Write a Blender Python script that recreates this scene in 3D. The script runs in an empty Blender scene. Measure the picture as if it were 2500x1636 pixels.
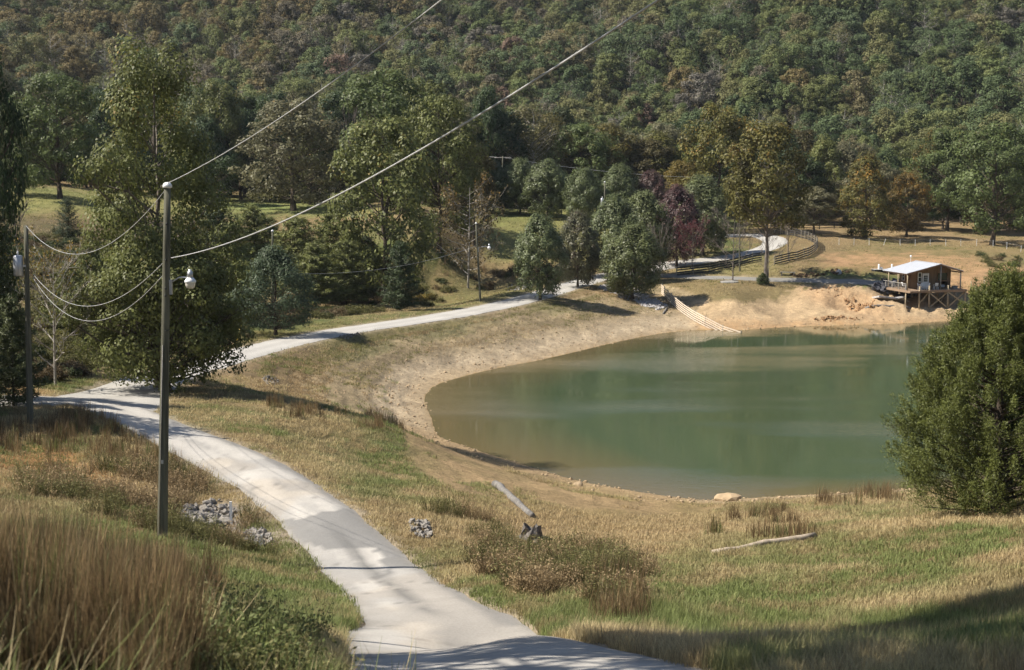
import bpy, math, random
import numpy as np
from mathutils import Vector, Matrix
random.seed(7)
rng = np.random.default_rng(7)
C = bpy.context.scene.collection
SC = bpy.context.scene

# ------------------------------------------------------------------ camera, world, sun, exposure
F = 1407.0            # focal length in pixels of the 1024 wide frame
CAMZ = 20.0
PITCH = math.atan(170.0 / F)
K = 1024.0 / 2379.0   # photograph pixels (as measured) -> frame pixels
cam_d = bpy.data.cameras.new('camera'); cam = bpy.data.objects.new('camera', cam_d); C.objects.link(cam)
cam.location = (0, 0, CAMZ); cam.rotation_euler = (math.pi / 2 - PITCH, 0, 0)
cam_d.sensor_width = 36; cam_d.lens = 36 * F / 1024; cam_d.clip_start = 0.1; cam_d.clip_end = 5000
cam_d.dof.use_dof = True; cam_d.dof.focus_distance = 110; cam_d.dof.aperture_fstop = 3.2
SC.camera = cam

SUN_EL = math.radians(48); SUN_AZ = math.radians(-93)      # azimuth from +Y towards +X (sun stands to the left, slightly behind the viewer)
w = bpy.data.worlds.new('World'); SC.world = w; w.use_nodes = True
nt = w.node_tree; bg = nt.nodes['Background']
sky = nt.nodes.new('ShaderNodeTexSky'); sky.sky_type = 'NISHITA'; sky.sun_disc = False
sky.sun_elevation = SUN_EL; sky.sun_rotation = SUN_AZ; sky.altitude = 300; sky.air_density = 1.0; sky.dust_density = 1.0
nt.links.new(sky.outputs[0], bg.inputs[0]); bg.inputs[1].default_value = 0.07
sl = bpy.data.lights.new('sun', 'SUN'); sl.energy = 4.8; sl.angle = math.radians(0.53); sl.color = (1.0, 0.93, 0.82)
sun = bpy.data.objects.new('sun', sl); C.objects.link(sun)
to_sun = Vector((math.sin(SUN_AZ) * math.cos(SUN_EL), math.cos(SUN_AZ) * math.cos(SUN_EL), math.sin(SUN_EL)))
sun.rotation_euler = to_sun.to_track_quat('Z', 'Y').to_euler(); sun.location = (-60, -20, 80)
vs = SC.view_settings; vs.view_transform = 'Standard'; vs.look = 'None'; vs.exposure = 0.9; vs.gamma = 1.0; vs.use_curve_mapping = False
cy = SC.cycles; cy.use_denoising = True; cy.use_adaptive_sampling = True; cy.adaptive_threshold = 0.012
cy.max_bounces = 6; cy.diffuse_bounces = 3; cy.glossy_bounces = 3; cy.transmission_bounces = 3; cy.transparent_max_bounces = 4; cy.volume_bounces = 0
cy.sample_clamp_indirect = 4.0; cy.use_light_tree = False
try: cy.denoiser = 'OPENIMAGEDENOISE'; cy.denoising_input_passes = 'RGB_ALBEDO_NORMAL'; cy.denoising_prefilter = 'ACCURATE'
except Exception: pass

# ------------------------------------------------------------------ small maths
def ray(x, y):
    """direction with unit forward-Y component 1 through a photograph pixel"""
    u = x * K; v = y * K
    s = (335.0 - v) / F; t = (u - 512.0) / F
    cp, sp = math.cos(PITCH), math.sin(PITCH)
    dy = cp + s * sp; dz = -sp + s * cp
    return t / dy, dz / dy
def at_d(x, y, Y):
    a, b = ray(x, y); return np.array([a * Y, Y, CAMZ + b * Y])
def project(X, Y, Z):
    cp, sp = math.cos(PITCH), math.sin(PITCH)
    z = Z - CAMZ; fwd = np.maximum(Y * cp - z * sp, 1e-3); up = Y * sp + z * cp
    return (512 + F * X / fwd) / K, (335 - F * up / fwd) / K
_tab = np.random.default_rng(3).random((256, 256))
def vnoise(x, y):
    xi = np.floor(x).astype(int); yi = np.floor(y).astype(int); fx = x - xi; fy = y - yi
    fx = fx * fx * (3 - 2 * fx); fy = fy * fy * (3 - 2 * fy)
    a = _tab[xi & 255, yi & 255]; b = _tab[(xi + 1) & 255, yi & 255]; c = _tab[xi & 255, (yi + 1) & 255]; d = _tab[(xi + 1) & 255, (yi + 1) & 255]
    return (a * (1 - fx) + b * fx) * (1 - fy) + (c * (1 - fx) + d * fx) * fy
def fbm(x, y, o=4):
    s = 0; a = 0.5; n = 0
    for i in range(o):
        s = s + a * vnoise(x * 2 ** i + 17.3 * i, y * 2 ** i + 5.1 * i); n += a; a *= 0.5
    return s / n
def sstep(a, b, x):
    t = np.clip((x - a) / (b - a), 0, 1); return t * t * (3 - 2 * t)
def in_poly(px, py, poly):
    r = np.zeros(px.shape, bool); n = len(poly); j = n - 1
    for i in range(n):
        xi, yi = poly[i]; xj, yj = poly[j]
        c = ((yi > py) != (yj > py)) & (px < (xj - xi) * (py - yi) / ((yj - yi) if yj != yi else 1e-9) + xi)
        r ^= c; j = i
    return r
def seg_dist(px, py, poly, closed=False):
    """distance to a polyline, and the running parameter (index + fraction) of the nearest point"""
    best = np.full(px.shape, 1e9); par = np.zeros(px.shape)
    n = len(poly)
    for i in range(n if closed else n - 1):
        ax, ay = poly[i]; bx, by = poly[(i + 1) % n]
        dx, dy = bx - ax, by - ay; L = dx * dx + dy * dy + 1e-12
        t = np.clip(((px - ax) * dx + (py - ay) * dy) / L, 0, 1)
        d = np.hypot(px - ax - t * dx, py - ay - t * dy)
        m = d < best; best = np.where(m, d, best); par = np.where(m, i + t, par)
    return best, par

# ------------------------------------------------------------------ the lay of the land
# (photo x, photo y, forward distance in metres) of points read off the ground
CP = [
 # road from the foreground to the junction, then along the dam
 (1150,1530,30),(1050,1455,33.5),(860,1320,45.5),(755,1218,52),(615,1110,60),(440,1025,68.5),(290,955,77),(240,925,82),
 (1540,615,226),(1730,591,236),(1797,567,248),(1790,554,257),(1700,547,266),
 # right hand hillside
 (1400,1400,36),(1300,1300,47),(2000,1350,40),(1770,1265,50),(2379,1300,38),(2379,1180,52),(2200,1205,50),(2379,1450,28),(1700,1520,29),(1050,1180,59),(1250,1235,60),(1500,1250,60),(1200,1160,70),(1350,1170,74),(2000,1190,66),(1700,1200,70),(2300,1150,66),
 (900,1000,83),(700,960,82),(900,1080,74),(800,1040,76),
 # inner face of the dam
 (1450,700,188),(1440,680,195),(1538,668,199),(1700,690,184),(1700,650,203),(1800,653,202),(1800,720,184),
 (2000,653,199),(2000,700,188),(2000,610,224),(2300,600,232),(2250,562,264),(2000,530,285),(2379,515,308),(2130,712,186.5),(2250,712,187),(2330,700,190),(2100,655,203),(2300,655,203),(2379,640,212),(1900,600,226),(1900,560,250),
 # ground beyond the road, left
 (300,850,101),(300,780,123),(450,790,127),(50,932,79),(-150,930,78),(700,720,163),(620,740,150),(900,680,186),(800,650,196),(1000,650,199),(1100,620,211),(1180,560,232),(1200,490,270),(600,487,252),(300,470,240),(140,463,205),(45,472,200),(-200,470,200),(1000,560,205),(1400,560,235),(1500,500,270),
 # left bank and ditch
 (600,1252,51),(470,1195,55),(300,1150,54),(100,1100,60),(200,1000,67),(-100,1000,66),(380,1240,46),
]
HID = [ # hidden or outside the frame: world x, y, z
 (0,2,18.35),(-2,5,17.0),(3,5,17.0),(-3,9,16.3),(4,9,15.4),(0,14,14.0),(-5,14,15.2),(-9,14,15.6),(-5,20,13.2),(-8,22,13.0),(4,20,12.9),(9,20,13.6),(-1,22,12.1),(-9,32,9.9),(-13,36,9.2),(-14,44,8.0),(0,28,10.3),(12,25,12.6),(20,40,10.6),(-25,60,8.5),(28,60,7.4),(-8,40,7.9),
 (-60,100,9),(-40,130,8.5),(-60,180,13),(-90,230,17),(100,110,5),(90,60,7),(110,200,5),(140,280,8),
 (-120,330,17),(-60,330,13),(0,330,11.5),(60,330,11),(120,330,11),(180,330,12),
]
def polar(X, Y):
    r = np.maximum(np.hypot(X, Y), 2.0); th = np.clip(np.arctan2(X, Y), -0.62, 0.62)
    return th * 2.6, np.log(r)
# crest of the dam, as (photo x, photo y, distance)
CREST = [(240,925,84.5),(330,893,92),(415,864,102),(530,830,115),(660,795,129),(820,763,142),(975,741,153.5),(1125,716,166),(1225,692,178),(1310,668,191),(1390,645,205),(1470,630,216),(1540,615,226)]
CRESTW = [at_d(*p) for p in CREST]
_pts = CRESTW + [at_d(*p) for p in CP] + [np.array(p, float) for p in HID]
# shoreline (photo pixels) -> world at water level z = 0
SHORE_PX = [(985,940),(984,925),(1000,897),(1060,878),(1150,855),(1250,838),(1350,814),(1450,790),(1550,771),(1640,765),(1720,768),(1800,761),(1900,757),(2000,755),(2100,751),(2200,746),(2400,736),(2700,740)]
SHORE_PX2 = [(2900,1060),(2500,1105),(2250,1124),(2080,1139),(2000,1144),(1850,1151),(1730,1158),(1665,1164),(1600,1159),(1500,1146),(1400,1129),(1330,1115),(1250,1091),(1180,1069),(1110,1048),(1060,1030),(1020,1018),(1008,1000),(1000,965)]
def at_z(x, y, z=0.0):
    a, b = ray(x, y); Y = (z - CAMZ) / b; return np.array([a * Y, Y, z])
def chaikin(p, n=2):
    p = np.array(p, float)
    for _ in range(n):
        q = np.roll(p, -1, 0); p = np.stack([p * .75 + q * .25, p * .25 + q * .75], 1).reshape(-1, p.shape[1])
    return p
SHORE = [at_z(*p)[:2] for p in SHORE_PX + SHORE_PX2]
SHORE = chaikin(SHORE, 2)
for p in SHORE[::5]: _pts.append(np.array([p[0], p[1], 0.0]))
_pts = np.array(_pts)
_a, _b = polar(_pts[:, 0], _pts[:, 1])
def _phi(d2): return 0.5 * d2 * np.log(d2 + 1e-9)
_n = len(_pts)
_M = np.zeros((_n + 3, _n + 3)); _d2 = (_a[:, None] - _a) ** 2 + (_b[:, None] - _b) ** 2
_M[:_n, :_n] = _phi(_d2) + np.eye(_n) * 2e-4
_M[:_n, _n] = 1; _M[:_n, _n + 1] = _a; _M[:_n, _n + 2] = _b; _M[_n:, :_n] = _M[:_n, _n:].T
_w = np.linalg.solve(_M, np.concatenate([_pts[:, 2], [0, 0, 0]]))
def zbase(X, Y):
    X = np.asarray(X, float); Y = np.asarray(Y, float); sh = X.shape; X = X.ravel(); Y = Y.ravel()
    r = np.hypot(X, Y); k = np.minimum(1.0, 335.0 / np.maximum(r, 1e-6)); a, b = polar(X * k, Y * k)
    z = _w[_n] + _w[_n + 1] * a + _w[_n + 2] * b
    for i in range(_n): z += _w[i] * _phi((a - _a[i]) ** 2 + (b - _b[i]) ** 2)
    th = np.arctan2(X, Y)
    hr = np.clip(r - (322 + 14 * np.sin(th * 9 + 1)), 0, None)
    hill = 0.345 * (np.sqrt(hr ** 2 + 40 ** 2) - 40)
    hill = np.where(hr > 440, 0.345 * 400 + (hr - 440) * 0.01 - 0.0005 * (hr - 440) ** 2, hill)
    hill = hill + sstep(10, 120, hr) * (fbm(X / 90 + 9, Y / 90 + 3, 3) - .5) * 46
    return (z + hill).reshape(sh)

zbase_raw = zbase
def resample(P, step):
    P = np.array(P, float); d = np.concatenate([[0], np.cumsum(np.hypot(*(np.diff(P[:, :2], axis=0).T)))])
    n = max(2, int(d[-1] / step)); s = np.linspace(0, d[-1], n)
    i = np.clip(np.searchsorted(d, s, 'right') - 1, 0, len(P) - 2); t = ((s - d[i]) / (d[i + 1] - d[i] + 1e-9))[:, None]   # Catmull-Rom over stations
    p0 = P[np.maximum(i - 1, 0)]; p1 = P[i]; p2 = P[i + 1]; p3 = P[np.minimum(i + 2, len(P) - 1)]
    return 0.5 * (2 * p1 + (p2 - p0) * t + (2 * p0 - 5 * p1 + 4 * p2 - p3) * t ** 2 + (3 * p1 - p0 - 3 * p2 + p3) * t ** 3)
_c = resample(np.array(CRESTW), 4.0); _k = np.linspace(-1, 1, len(_c)); _zc = np.polyval(np.polyfit(_k, _c[:, 2], 4), _k)
_end = np.clip(np.minimum(np.arange(len(_c)) - 1, (len(_c) - 1 - np.arange(len(_c))) * .7) / 4.0, 0, 1)
def zbase(X, Y):
    """the land, with the dam as an even embankment: level crest, straight inner face down to the water"""
    X = np.asarray(X, float); Y = np.asarray(Y, float); z = zbase_raw(X, Y); m = (Y > 70) & (Y < 240) & (X > -50) & (X < 60)
    if m.any():
        x = X[m]; y = Y[m]; d, p = seg_dist(x, y, _c[:, :2]); i = np.clip(p.astype(int), 0, len(_c) - 2); tx = _c[i + 1, 0] - _c[i, 0]; ty = _c[i + 1, 1] - _c[i, 1]
        side = np.sign(ty * (x - _c[i, 0]) - tx * (y - _c[i, 1]))          # + on the water side
        zc = np.interp(p, np.arange(len(_c)), _zc); w = np.interp(p, np.arange(len(_c)), _end); zz = z[m]
        ds, _ = seg_dist(x, y, SHORE[::3], True); dc = np.maximum(d - 2.6, 0); ramp = zc * ds / (ds + dc + 1e-6)
        inner = np.where(ds + dc < 40, 1, 0) * sstep(34, 24, ds + dc); zin = zz * (1 - inner) + ramp * inner; zin = np.where(d < 2.6, zc, zin)
        k = sstep(11, 2.4, d); zout = zz * (1 - k) + zc * k
        zz = zz * (1 - w) + np.where(side > 0, zin, zout) * w; z = z.copy(); z[m] = zz
    return z
# ---- roads as pairs of edge points in the photograph
ROAD = [((770,1640),(1850,1640)),((795,1560),(1640,1562)),((800,1510),(1500,1518)),((805,1475),(1330,1482)),((848,1448),(1220,1445)),((835,1415),(1130,1408)),((792,1370),(1040,1360)),((750,1325),(968,1313)),((702,1265),(905,1255)),((658,1220),(852,1212)),((610,1175),(790,1163)),((535,1120),(705,1105)),((460,1082),(605,1052)),((390,1045),(490,1008)),((308,1000),(405,975)),((225,962),(350,950)),((165,938),(330,932))]
DAM = [((140,936),(300,947)),((190,921),(340,931)),((262,889),(398,897)),((390,851),(445,877)),((520,815),(545,845)),((640,785),(680,805)),((800,757),(840,772)),((950,737),(1000,749)),((1100,711),(1150,723)),((1200,687),(1252,701)),((1280,659),(1335,681)),((1370,636),(1412,655)),((1460,621),(1470,640)),((1540,608),(1545,622)),((1650,596),(1652,609)),((1722,584),(1742,597)),((1776,565),(1812,577)),((1776,555),(1822,556)),((1740,547),(1760,541)),((1660,549),(1660,543)),((1560,552),(1560,546))]
SPUR = [((-120,912),(-120,946)),((40,917),(60,943)),((190,923),(250,945))]
LANE = [((1490,632),(1490,642)),((1560,636),(1560,644)),((1640,640),(1640,648)),((1740,643),(1740,651)),((1850,645),(1850,654)),((1930,648),(1930,657)),((2010,650),(2010,661)),((2080,652),(2080,663))]
def hit_base(x, y, zf=None, y0=4.0):
    zf = zf or globals()['zbase']
    a, b = ray(x, y); Ys = y0 * np.exp(np.linspace(0, math.log(1100 / y0), 2400)); g = CAMZ + b * Ys - zf(a * Ys, Ys)
    i = np.argmax(g < 0)
    if not (g < 0).any(): i = len(Ys) - 1
    i = max(i, 1); t = g[i - 1] / (g[i - 1] - g[i] + 1e-12); Y = Ys[i - 1] + t * (Ys[i] - Ys[i - 1])
    return np.array([a * Y, Y, CAMZ + b * Y])
def edges(pairs, step):
    L = np.array([hit_base(*p[0])[:2] for p in pairs]); R = np.array([hit_base(*p[1])[:2] for p in pairs])
    Q = resample(np.hstack([(L + R) / 2, L, R]), step)
    for _ in range(2):
        E = np.vstack([Q[:1], Q, Q[-1:]]); Q = np.vstack([Q[:1], (E[:-2] + 2 * E[1:-1] + E[2:])[1:-1] / 4, Q[-1:]])
    return Q[:, 2:4], Q[:, 4:6]
ROADS = {}
for nm, pr, st in (('road', ROAD, .35), ('dam', DAM, .6), ('spur', SPUR, .5), ('lane', LANE, .7)):
    ROADS[nm] = edges(pr, st)
    if nm == 'dam':   # even width, flowing line
        L_, R_ = ROADS[nm]; c_ = (L_ + R_) / 2; w_ = np.hypot(*(L_ - R_).T)
        def smooth(a, k): 
            ker = np.hanning(k); ker /= ker.sum(); return np.stack([np.convolve(np.pad(q, k // 2, mode='reflect', reflect_type='odd'), ker, 'valid')[:len(q)] for q in a.T], 1)
        c_ = smooth(c_, 31); tn = unit2 = np.gradient(c_, axis=0); tn = tn / np.hypot(*tn.T)[:, None]; nn_ = np.stack([-tn[:, 1], tn[:, 0]], 1)
        ww = np.clip(smooth(w_[:, None], 61)[:, 0], 3.3, 4.4); ww[:30] = np.maximum(ww[:30], np.linspace(7, 4, 30)); ROADS[nm] = (c_ + nn_ * ww[:, None] / 2, c_ - nn_ * ww[:, None] / 2)
def road_mask(X, Y):
    """signed distance-like value: negative inside a road, metres outside"""
    X = np.asarray(X, float); Y = np.asarray(Y, float)
    out = np.full(X.shape, 50.0)
    for nm, (L, R) in ROADS.items():
        c = (L + R) / 2; hw = np.hypot(*(L - R).T) / 2
        sel = (X > c[:, 0].min() - 12) & (X < c[:, 0].max() + 12) & (Y > c[:, 1].min() - 12) & (Y < c[:, 1].max() + 12)
        if not sel.any(): continue
        x = X[sel]; y = Y[sel]; k = max(1, len(c) // 90); cc = c[::k]; hh = hw[::k]
        d, p = seg_dist(x, y, cc); i = np.clip(p.astype(int), 0, len(cc) - 2)
        h = hh[i] * (1 - (p - i)) + hh[i + 1] * (p - i)
        # the real quadrilateral band, for oblique stations
        poly = np.concatenate([L[::k], R[::k][::-1]]); ins = in_poly(x, y, poly)
        dl = np.minimum(seg_dist(x, y, L[::k])[0], seg_dist(x, y, R[::k])[0])
        out[sel] = np.minimum(out[sel], np.where(ins, -dl, dl))
    return out
BANK = [hit_base(*p)[:2] for p in [(395,925),(450,885),(560,842),(690,812),(850,782),(1160,732),(1340,692),(1430,672),(1560,700),(1645,766),(1300,842),(1000,897),(980,940),(1000,1010),(900,965),(620,935)]]
def contour(X, Y, Z): return Z / .42 + (fbm(X / 9 + 2, Y / 9 + 7, 2) - .5) * 1.3 + (fbm(X / 3.5, Y / 3.5, 2) - .5) * .14
HEAPS = []
for hx, hy, rx, ry, h in ((1955, 684, 5.5, 2.6, .7), (1985, 708, 3.2, 2.0, -1.0), (2055, 712, 4.0, 2.0, .8), (1935, 741, 5.0, 1.2, .45), (1900, 632, 8.0, 2.6, .75), (2085, 700, 2.4, 2.6, -.6), (1900, 705, 2.5, 2.0, .5), (2200, 704, 6.5, 5.0, -.75)):
    _q = hit_base(hx, hy); HEAPS.append((_q[0], _q[1], rx, ry, h))
def zterrain(X, Y, detail=True):
    X = np.asarray(X, float); Y = np.asarray(Y, float)
    z = zbase(X, Y)
    near = (Y > 55) & (Y < 260) & (X > -60) & (X < 160)
    sd = np.full(X.shape, 60.0)
    if near.any():
        x = X[near]; y = Y[near]; d, _ = seg_dist(x, y, SHORE[::2], True); ins = in_poly(x, y, SHORE[::2]); sd[near] = np.where(ins, -d, d)
    out = np.maximum(z, 0.02 + 0.05 * np.clip(sd, 0, 6))
    k = sstep(0, 7, sd)
    out = out * k + (1 - k) * np.minimum(out, 0.02 + 0.2 * np.clip(sd, 0, 20))
    z = np.where(sd < 0, np.maximum(-3.5, 0.16 * sd), out)
    rm = road_mask(X, Y)
    if detail:
        bz = in_poly(X, Y, BANK) & (z > .12) & (sd > 0)
        if bz.any():
            ph = contour(X[bz], Y[bz], z[bz]); f = ph - np.floor(ph); z = z.copy(); z[bz] += .42 * (sstep(.62, 1.0, f) - f) * .32 * sstep(.4, 2.0, sd[bz]) * sstep(.3, 2.0, rm[bz])
    fz = (Y > 165) & (Y < 235) & (X > 18)
    if detail and fz.any():
        x = X[fz]; y = Y[fz]; dz = np.zeros(x.shape)
        for (cx, cy, rx, ry, h) in HEAPS: dz += h * np.exp(-((x - cx) / rx) ** 4 - ((y - cy) / ry) ** 4)
        rough = np.exp(-((x - 58) / 16) ** 2) ; q = fbm(x / 1.5 + 3, y / 1.5, 4); dz += (np.abs(q - .5) * -3.0 + .38) * rough * sstep(1.2, 5, sd[fz]) * sstep(.3, 2, rm[fz]) * sstep(215, 200, y)
        z = z.copy(); z[fz] += dz * sstep(0, 3, sd[fz])
    if detail:
        r = np.hypot(X, Y)
        bump = (fbm(X / 2.6, Y / 2.6, 3) - .5) * .34 + (fbm(X / .7 + 4, Y / .7, 2) - .5) * .10
        amp = sstep(0.2, 3.0, rm) * np.where(sd < 0, 0, sstep(0, 4, sd) * .9 + .1) * np.where(r < 300, 1, .0)
        z = z + bump * amp
    z = z - 0.14 * (1 - sstep(-0.25, 0.35, rm))
    return z, sd, rm
def zt(X, Y): return zterrain(X, Y)[0]
def ground(x, y):
    p = hit_base(x, y); q = hit_base(x, y, zt, max(4, p[1] * .8)); return q
def gz(X, Y): return float(zt(np.array([X]), np.array([Y]))[0])

# ------------------------------------------------------------------ mesh and material helpers
def mesh_np(name, V, Q=None, T=None, attrs=None, mats=(), mat_idx=None, smooth=False):
    me = bpy.data.meshes.new(name); V = np.asarray(V, np.float32)
    Q = np.zeros((0, 4), int) if Q is None else np.asarray(Q); T = np.zeros((0, 3), int) if T is None else np.asarray(T)
    me.vertices.add(len(V)); me.vertices.foreach_set('co', V.ravel())
    nl = Q.size + T.size; me.loops.add(nl); me.loops.foreach_set('vertex_index', np.concatenate([Q.ravel(), T.ravel()]).astype(np.int32))
    me.polygons.add(len(Q) + len(T))
    me.polygons.foreach_set('loop_start', np.concatenate([np.arange(len(Q)) * 4, len(Q) * 4 + np.arange(len(T)) * 3]).astype(np.int32))
    if mat_idx is not None: me.polygons.foreach_set('material_index', np.asarray(mat_idx, np.int32))
    me.polygons.foreach_set('use_smooth', np.full(len(Q) + len(T), bool(smooth)))
    for k, (typ, dat) in (attrs or {}).items():
        a = me.attributes.new(k, typ, 'POINT')
        a.data.foreach_set('color' if typ == 'FLOAT_COLOR' else ('vector' if typ == 'FLOAT_VECTOR' else 'value'), np.asarray(dat, np.int32 if typ == 'INT' else np.float32).ravel())
    for m in mats: me.materials.append(m)
    me.update(calc_edges=True); return me
def link(name, data, parent=None, loc=None):
    o = bpy.data.objects.new(name, data); C.objects.link(o)
    if parent: o.parent = parent
    if loc is not None: o.location = loc
    return o
def tag(o, label=None, cat=None, group=None, kind=None):
    if label: o['label'] = label
    if cat: o['category'] = cat
    if group: o['group'] = group
    if kind: o['kind'] = kind
    return o
def empty(name, loc, rz=0):
    o = link(name, None, loc=loc); o.rotation_euler = (0, 0, rz); o.empty_display_size = .3; return o
class NT:
    def __init__(s, name):
        s.m = bpy.data.materials.new(name); s.m.use_nodes = True; s.t = s.m.node_tree; s.n = s.t.nodes; s.n.clear()
        s.out = s.n.new('ShaderNodeOutputMaterial')
    def new(s, t, **kw):
        n = s.n.new(t)
        for k, v in kw.items(): setattr(n, k, v)
        return n
    def l(s, a, b): s.t.links.new(a, b)
    def attr(s, name, typ='GEOMETRY'): n = s.new('ShaderNodeAttribute', attribute_name=name); n.attribute_type = typ; return n
    def noise(s, scale, detail=3, vec=None, rough=.55):
        n = s.new('ShaderNodeTexNoise'); n.inputs['Scale'].default_value = scale; n.inputs['Detail'].default_value = detail; n.inputs['Roughness'].default_value = rough
        if vec is None:
            g = s.new('ShaderNodeTexCoord'); vec = g.outputs['Object']
        s.l(vec, n.inputs['Vector']); return n.outputs['Fac']
    def rng(s, v, a, b, c, d):
        n = s.new('ShaderNodeMapRange'); s.l(v, n.inputs[0])
        for i, q in enumerate((a, b, c, d)): n.inputs[i + 1].default_value = q
        return n.outputs[0]
    def math(s, op, a, b=None):
        n = s.new('ShaderNodeMath', operation=op)
        for i, q in enumerate((a, b)):
            if q is None: continue
            if isinstance(q, (int, float)): n.inputs[i].default_value = q
            else: s.l(q, n.inputs[i])
        return n.outputs[0]
    def scale(s, col, f):
        n = s.new('ShaderNodeVectorMath', operation='SCALE')
        if isinstance(col, tuple): n.inputs[0].default_value = col[:3]
        else: s.l(col, n.inputs[0])
        if isinstance(f, (int, float)): n.inputs['Scale'].default_value = f
        else: s.l(f, n.inputs['Scale'])
        return n.outputs[0]
    def mix(s, f, a, b):
        n = s.new('ShaderNodeMix', data_type='RGBA')
        if isinstance(f, (int, float)): n.inputs[0].default_value = f
        else: s.l(f, n.inputs[0])
        for i, q in ((6, a), (7, b)):
            if isinstance(q, tuple): n.inputs[i].default_value = (*q[:3], 1)
            else: s.l(q, n.inputs[i])
        return n.outputs[2]
    def principled(s, col=None, rough=.9, spec=.2, metal=0):
        p = s.new('ShaderNodeBsdfPrincipled'); p.inputs['Roughness'].default_value = rough; p.inputs['Specular IOR Level'].default_value = spec; p.inputs['Metallic'].default_value = metal
        if col is not None:
            if isinstance(col, tuple): p.inputs['Base Color'].default_value = (*col[:3], 1)
            else: s.l(col, p.inputs['Base Color'])
        return p
    def bump(s, h, dist, p, strength=1.0):
        b = s.new('ShaderNodeBump'); b.inputs['Distance'].default_value = dist; b.inputs['Strength'].default_value = strength; s.l(h, b.inputs['Height']); s.l(b.outputs[0], p.inputs['Normal']); return b
    def done(s, sh): s.l(sh, s.out.inputs[0]); return s.m
def plain(name, col, rough=.8, spec=.3, var=.35, scale=6, metal=0, bump=0.0, stretch=None):
    t = NT(name); g = t.new('ShaderNodeTexCoord'); vec = g.outputs['Object']
    if stretch:
        mp = t.new('ShaderNodeMapping'); mp.inputs['Scale'].default_value = stretch; t.l(vec, mp.inputs[0]); vec = mp.outputs[0]
    n = t.noise(scale, 5, vec); c = t.scale(col, t.rng(n, .25, .75, 1 - var, 1 + var))
    p = t.principled(c, rough, spec, metal)
    if bump: t.bump(n, bump, p)
    return t.done(p.outputs[0])
def leaf_mat(name, turn=(.30, .16, .03), trans=.28, lo=.55, hi=1.5, spec=.18):
    t = NT(name); oi = t.new('ShaderNodeObjectInfo'); v = t.attr('var'); tp = t.attr('tip')
    f = t.math('MULTIPLY', t.math('SUBTRACT', tp.outputs['Fac'], t.math('SUBTRACT', 1.0, oi.outputs['Alpha'])), 3.0)
    n = t.new('ShaderNodeClamp'); t.l(f, n.inputs[0])
    base = t.mix(n.outputs[0], oi.outputs['Color'], turn)
    c = t.scale(base, t.rng(v.outputs['Fac'], 0, 1, lo, hi))
    p = t.principled(c, .5, spec); tr = t.new('ShaderNodeBsdfTranslucent'); t.l(t.scale(c, 1.1), tr.inputs[0])
    mx = t.new('ShaderNodeMixShader'); mx.inputs[0].default_value = trans; t.l(p.outputs[0], mx.inputs[1]); t.l(tr.outputs[0], mx.inputs[2])
    return t.done(mx.outputs[0])
def stuff_leaf_mat(name, trans=.25, lo=.6, hi=1.4, spec=.25):
    t = NT(name); a = t.attr('col', 'INSTANCER'); v = t.attr('var')
    c = t.scale(a.outputs['Color'], t.rng(v.outputs['Fac'], 0, 1, lo, hi))
    p = t.principled(c, .6, spec); tr = t.new('ShaderNodeBsdfTranslucent'); t.l(c, tr.inputs[0])
    mx = t.new('ShaderNodeMixShader'); mx.inputs[0].default_value = trans; t.l(p.outputs[0], mx.inputs[1]); t.l(tr.outputs[0], mx.inputs[2])
    return t.done(mx.outputs[0])

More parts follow.
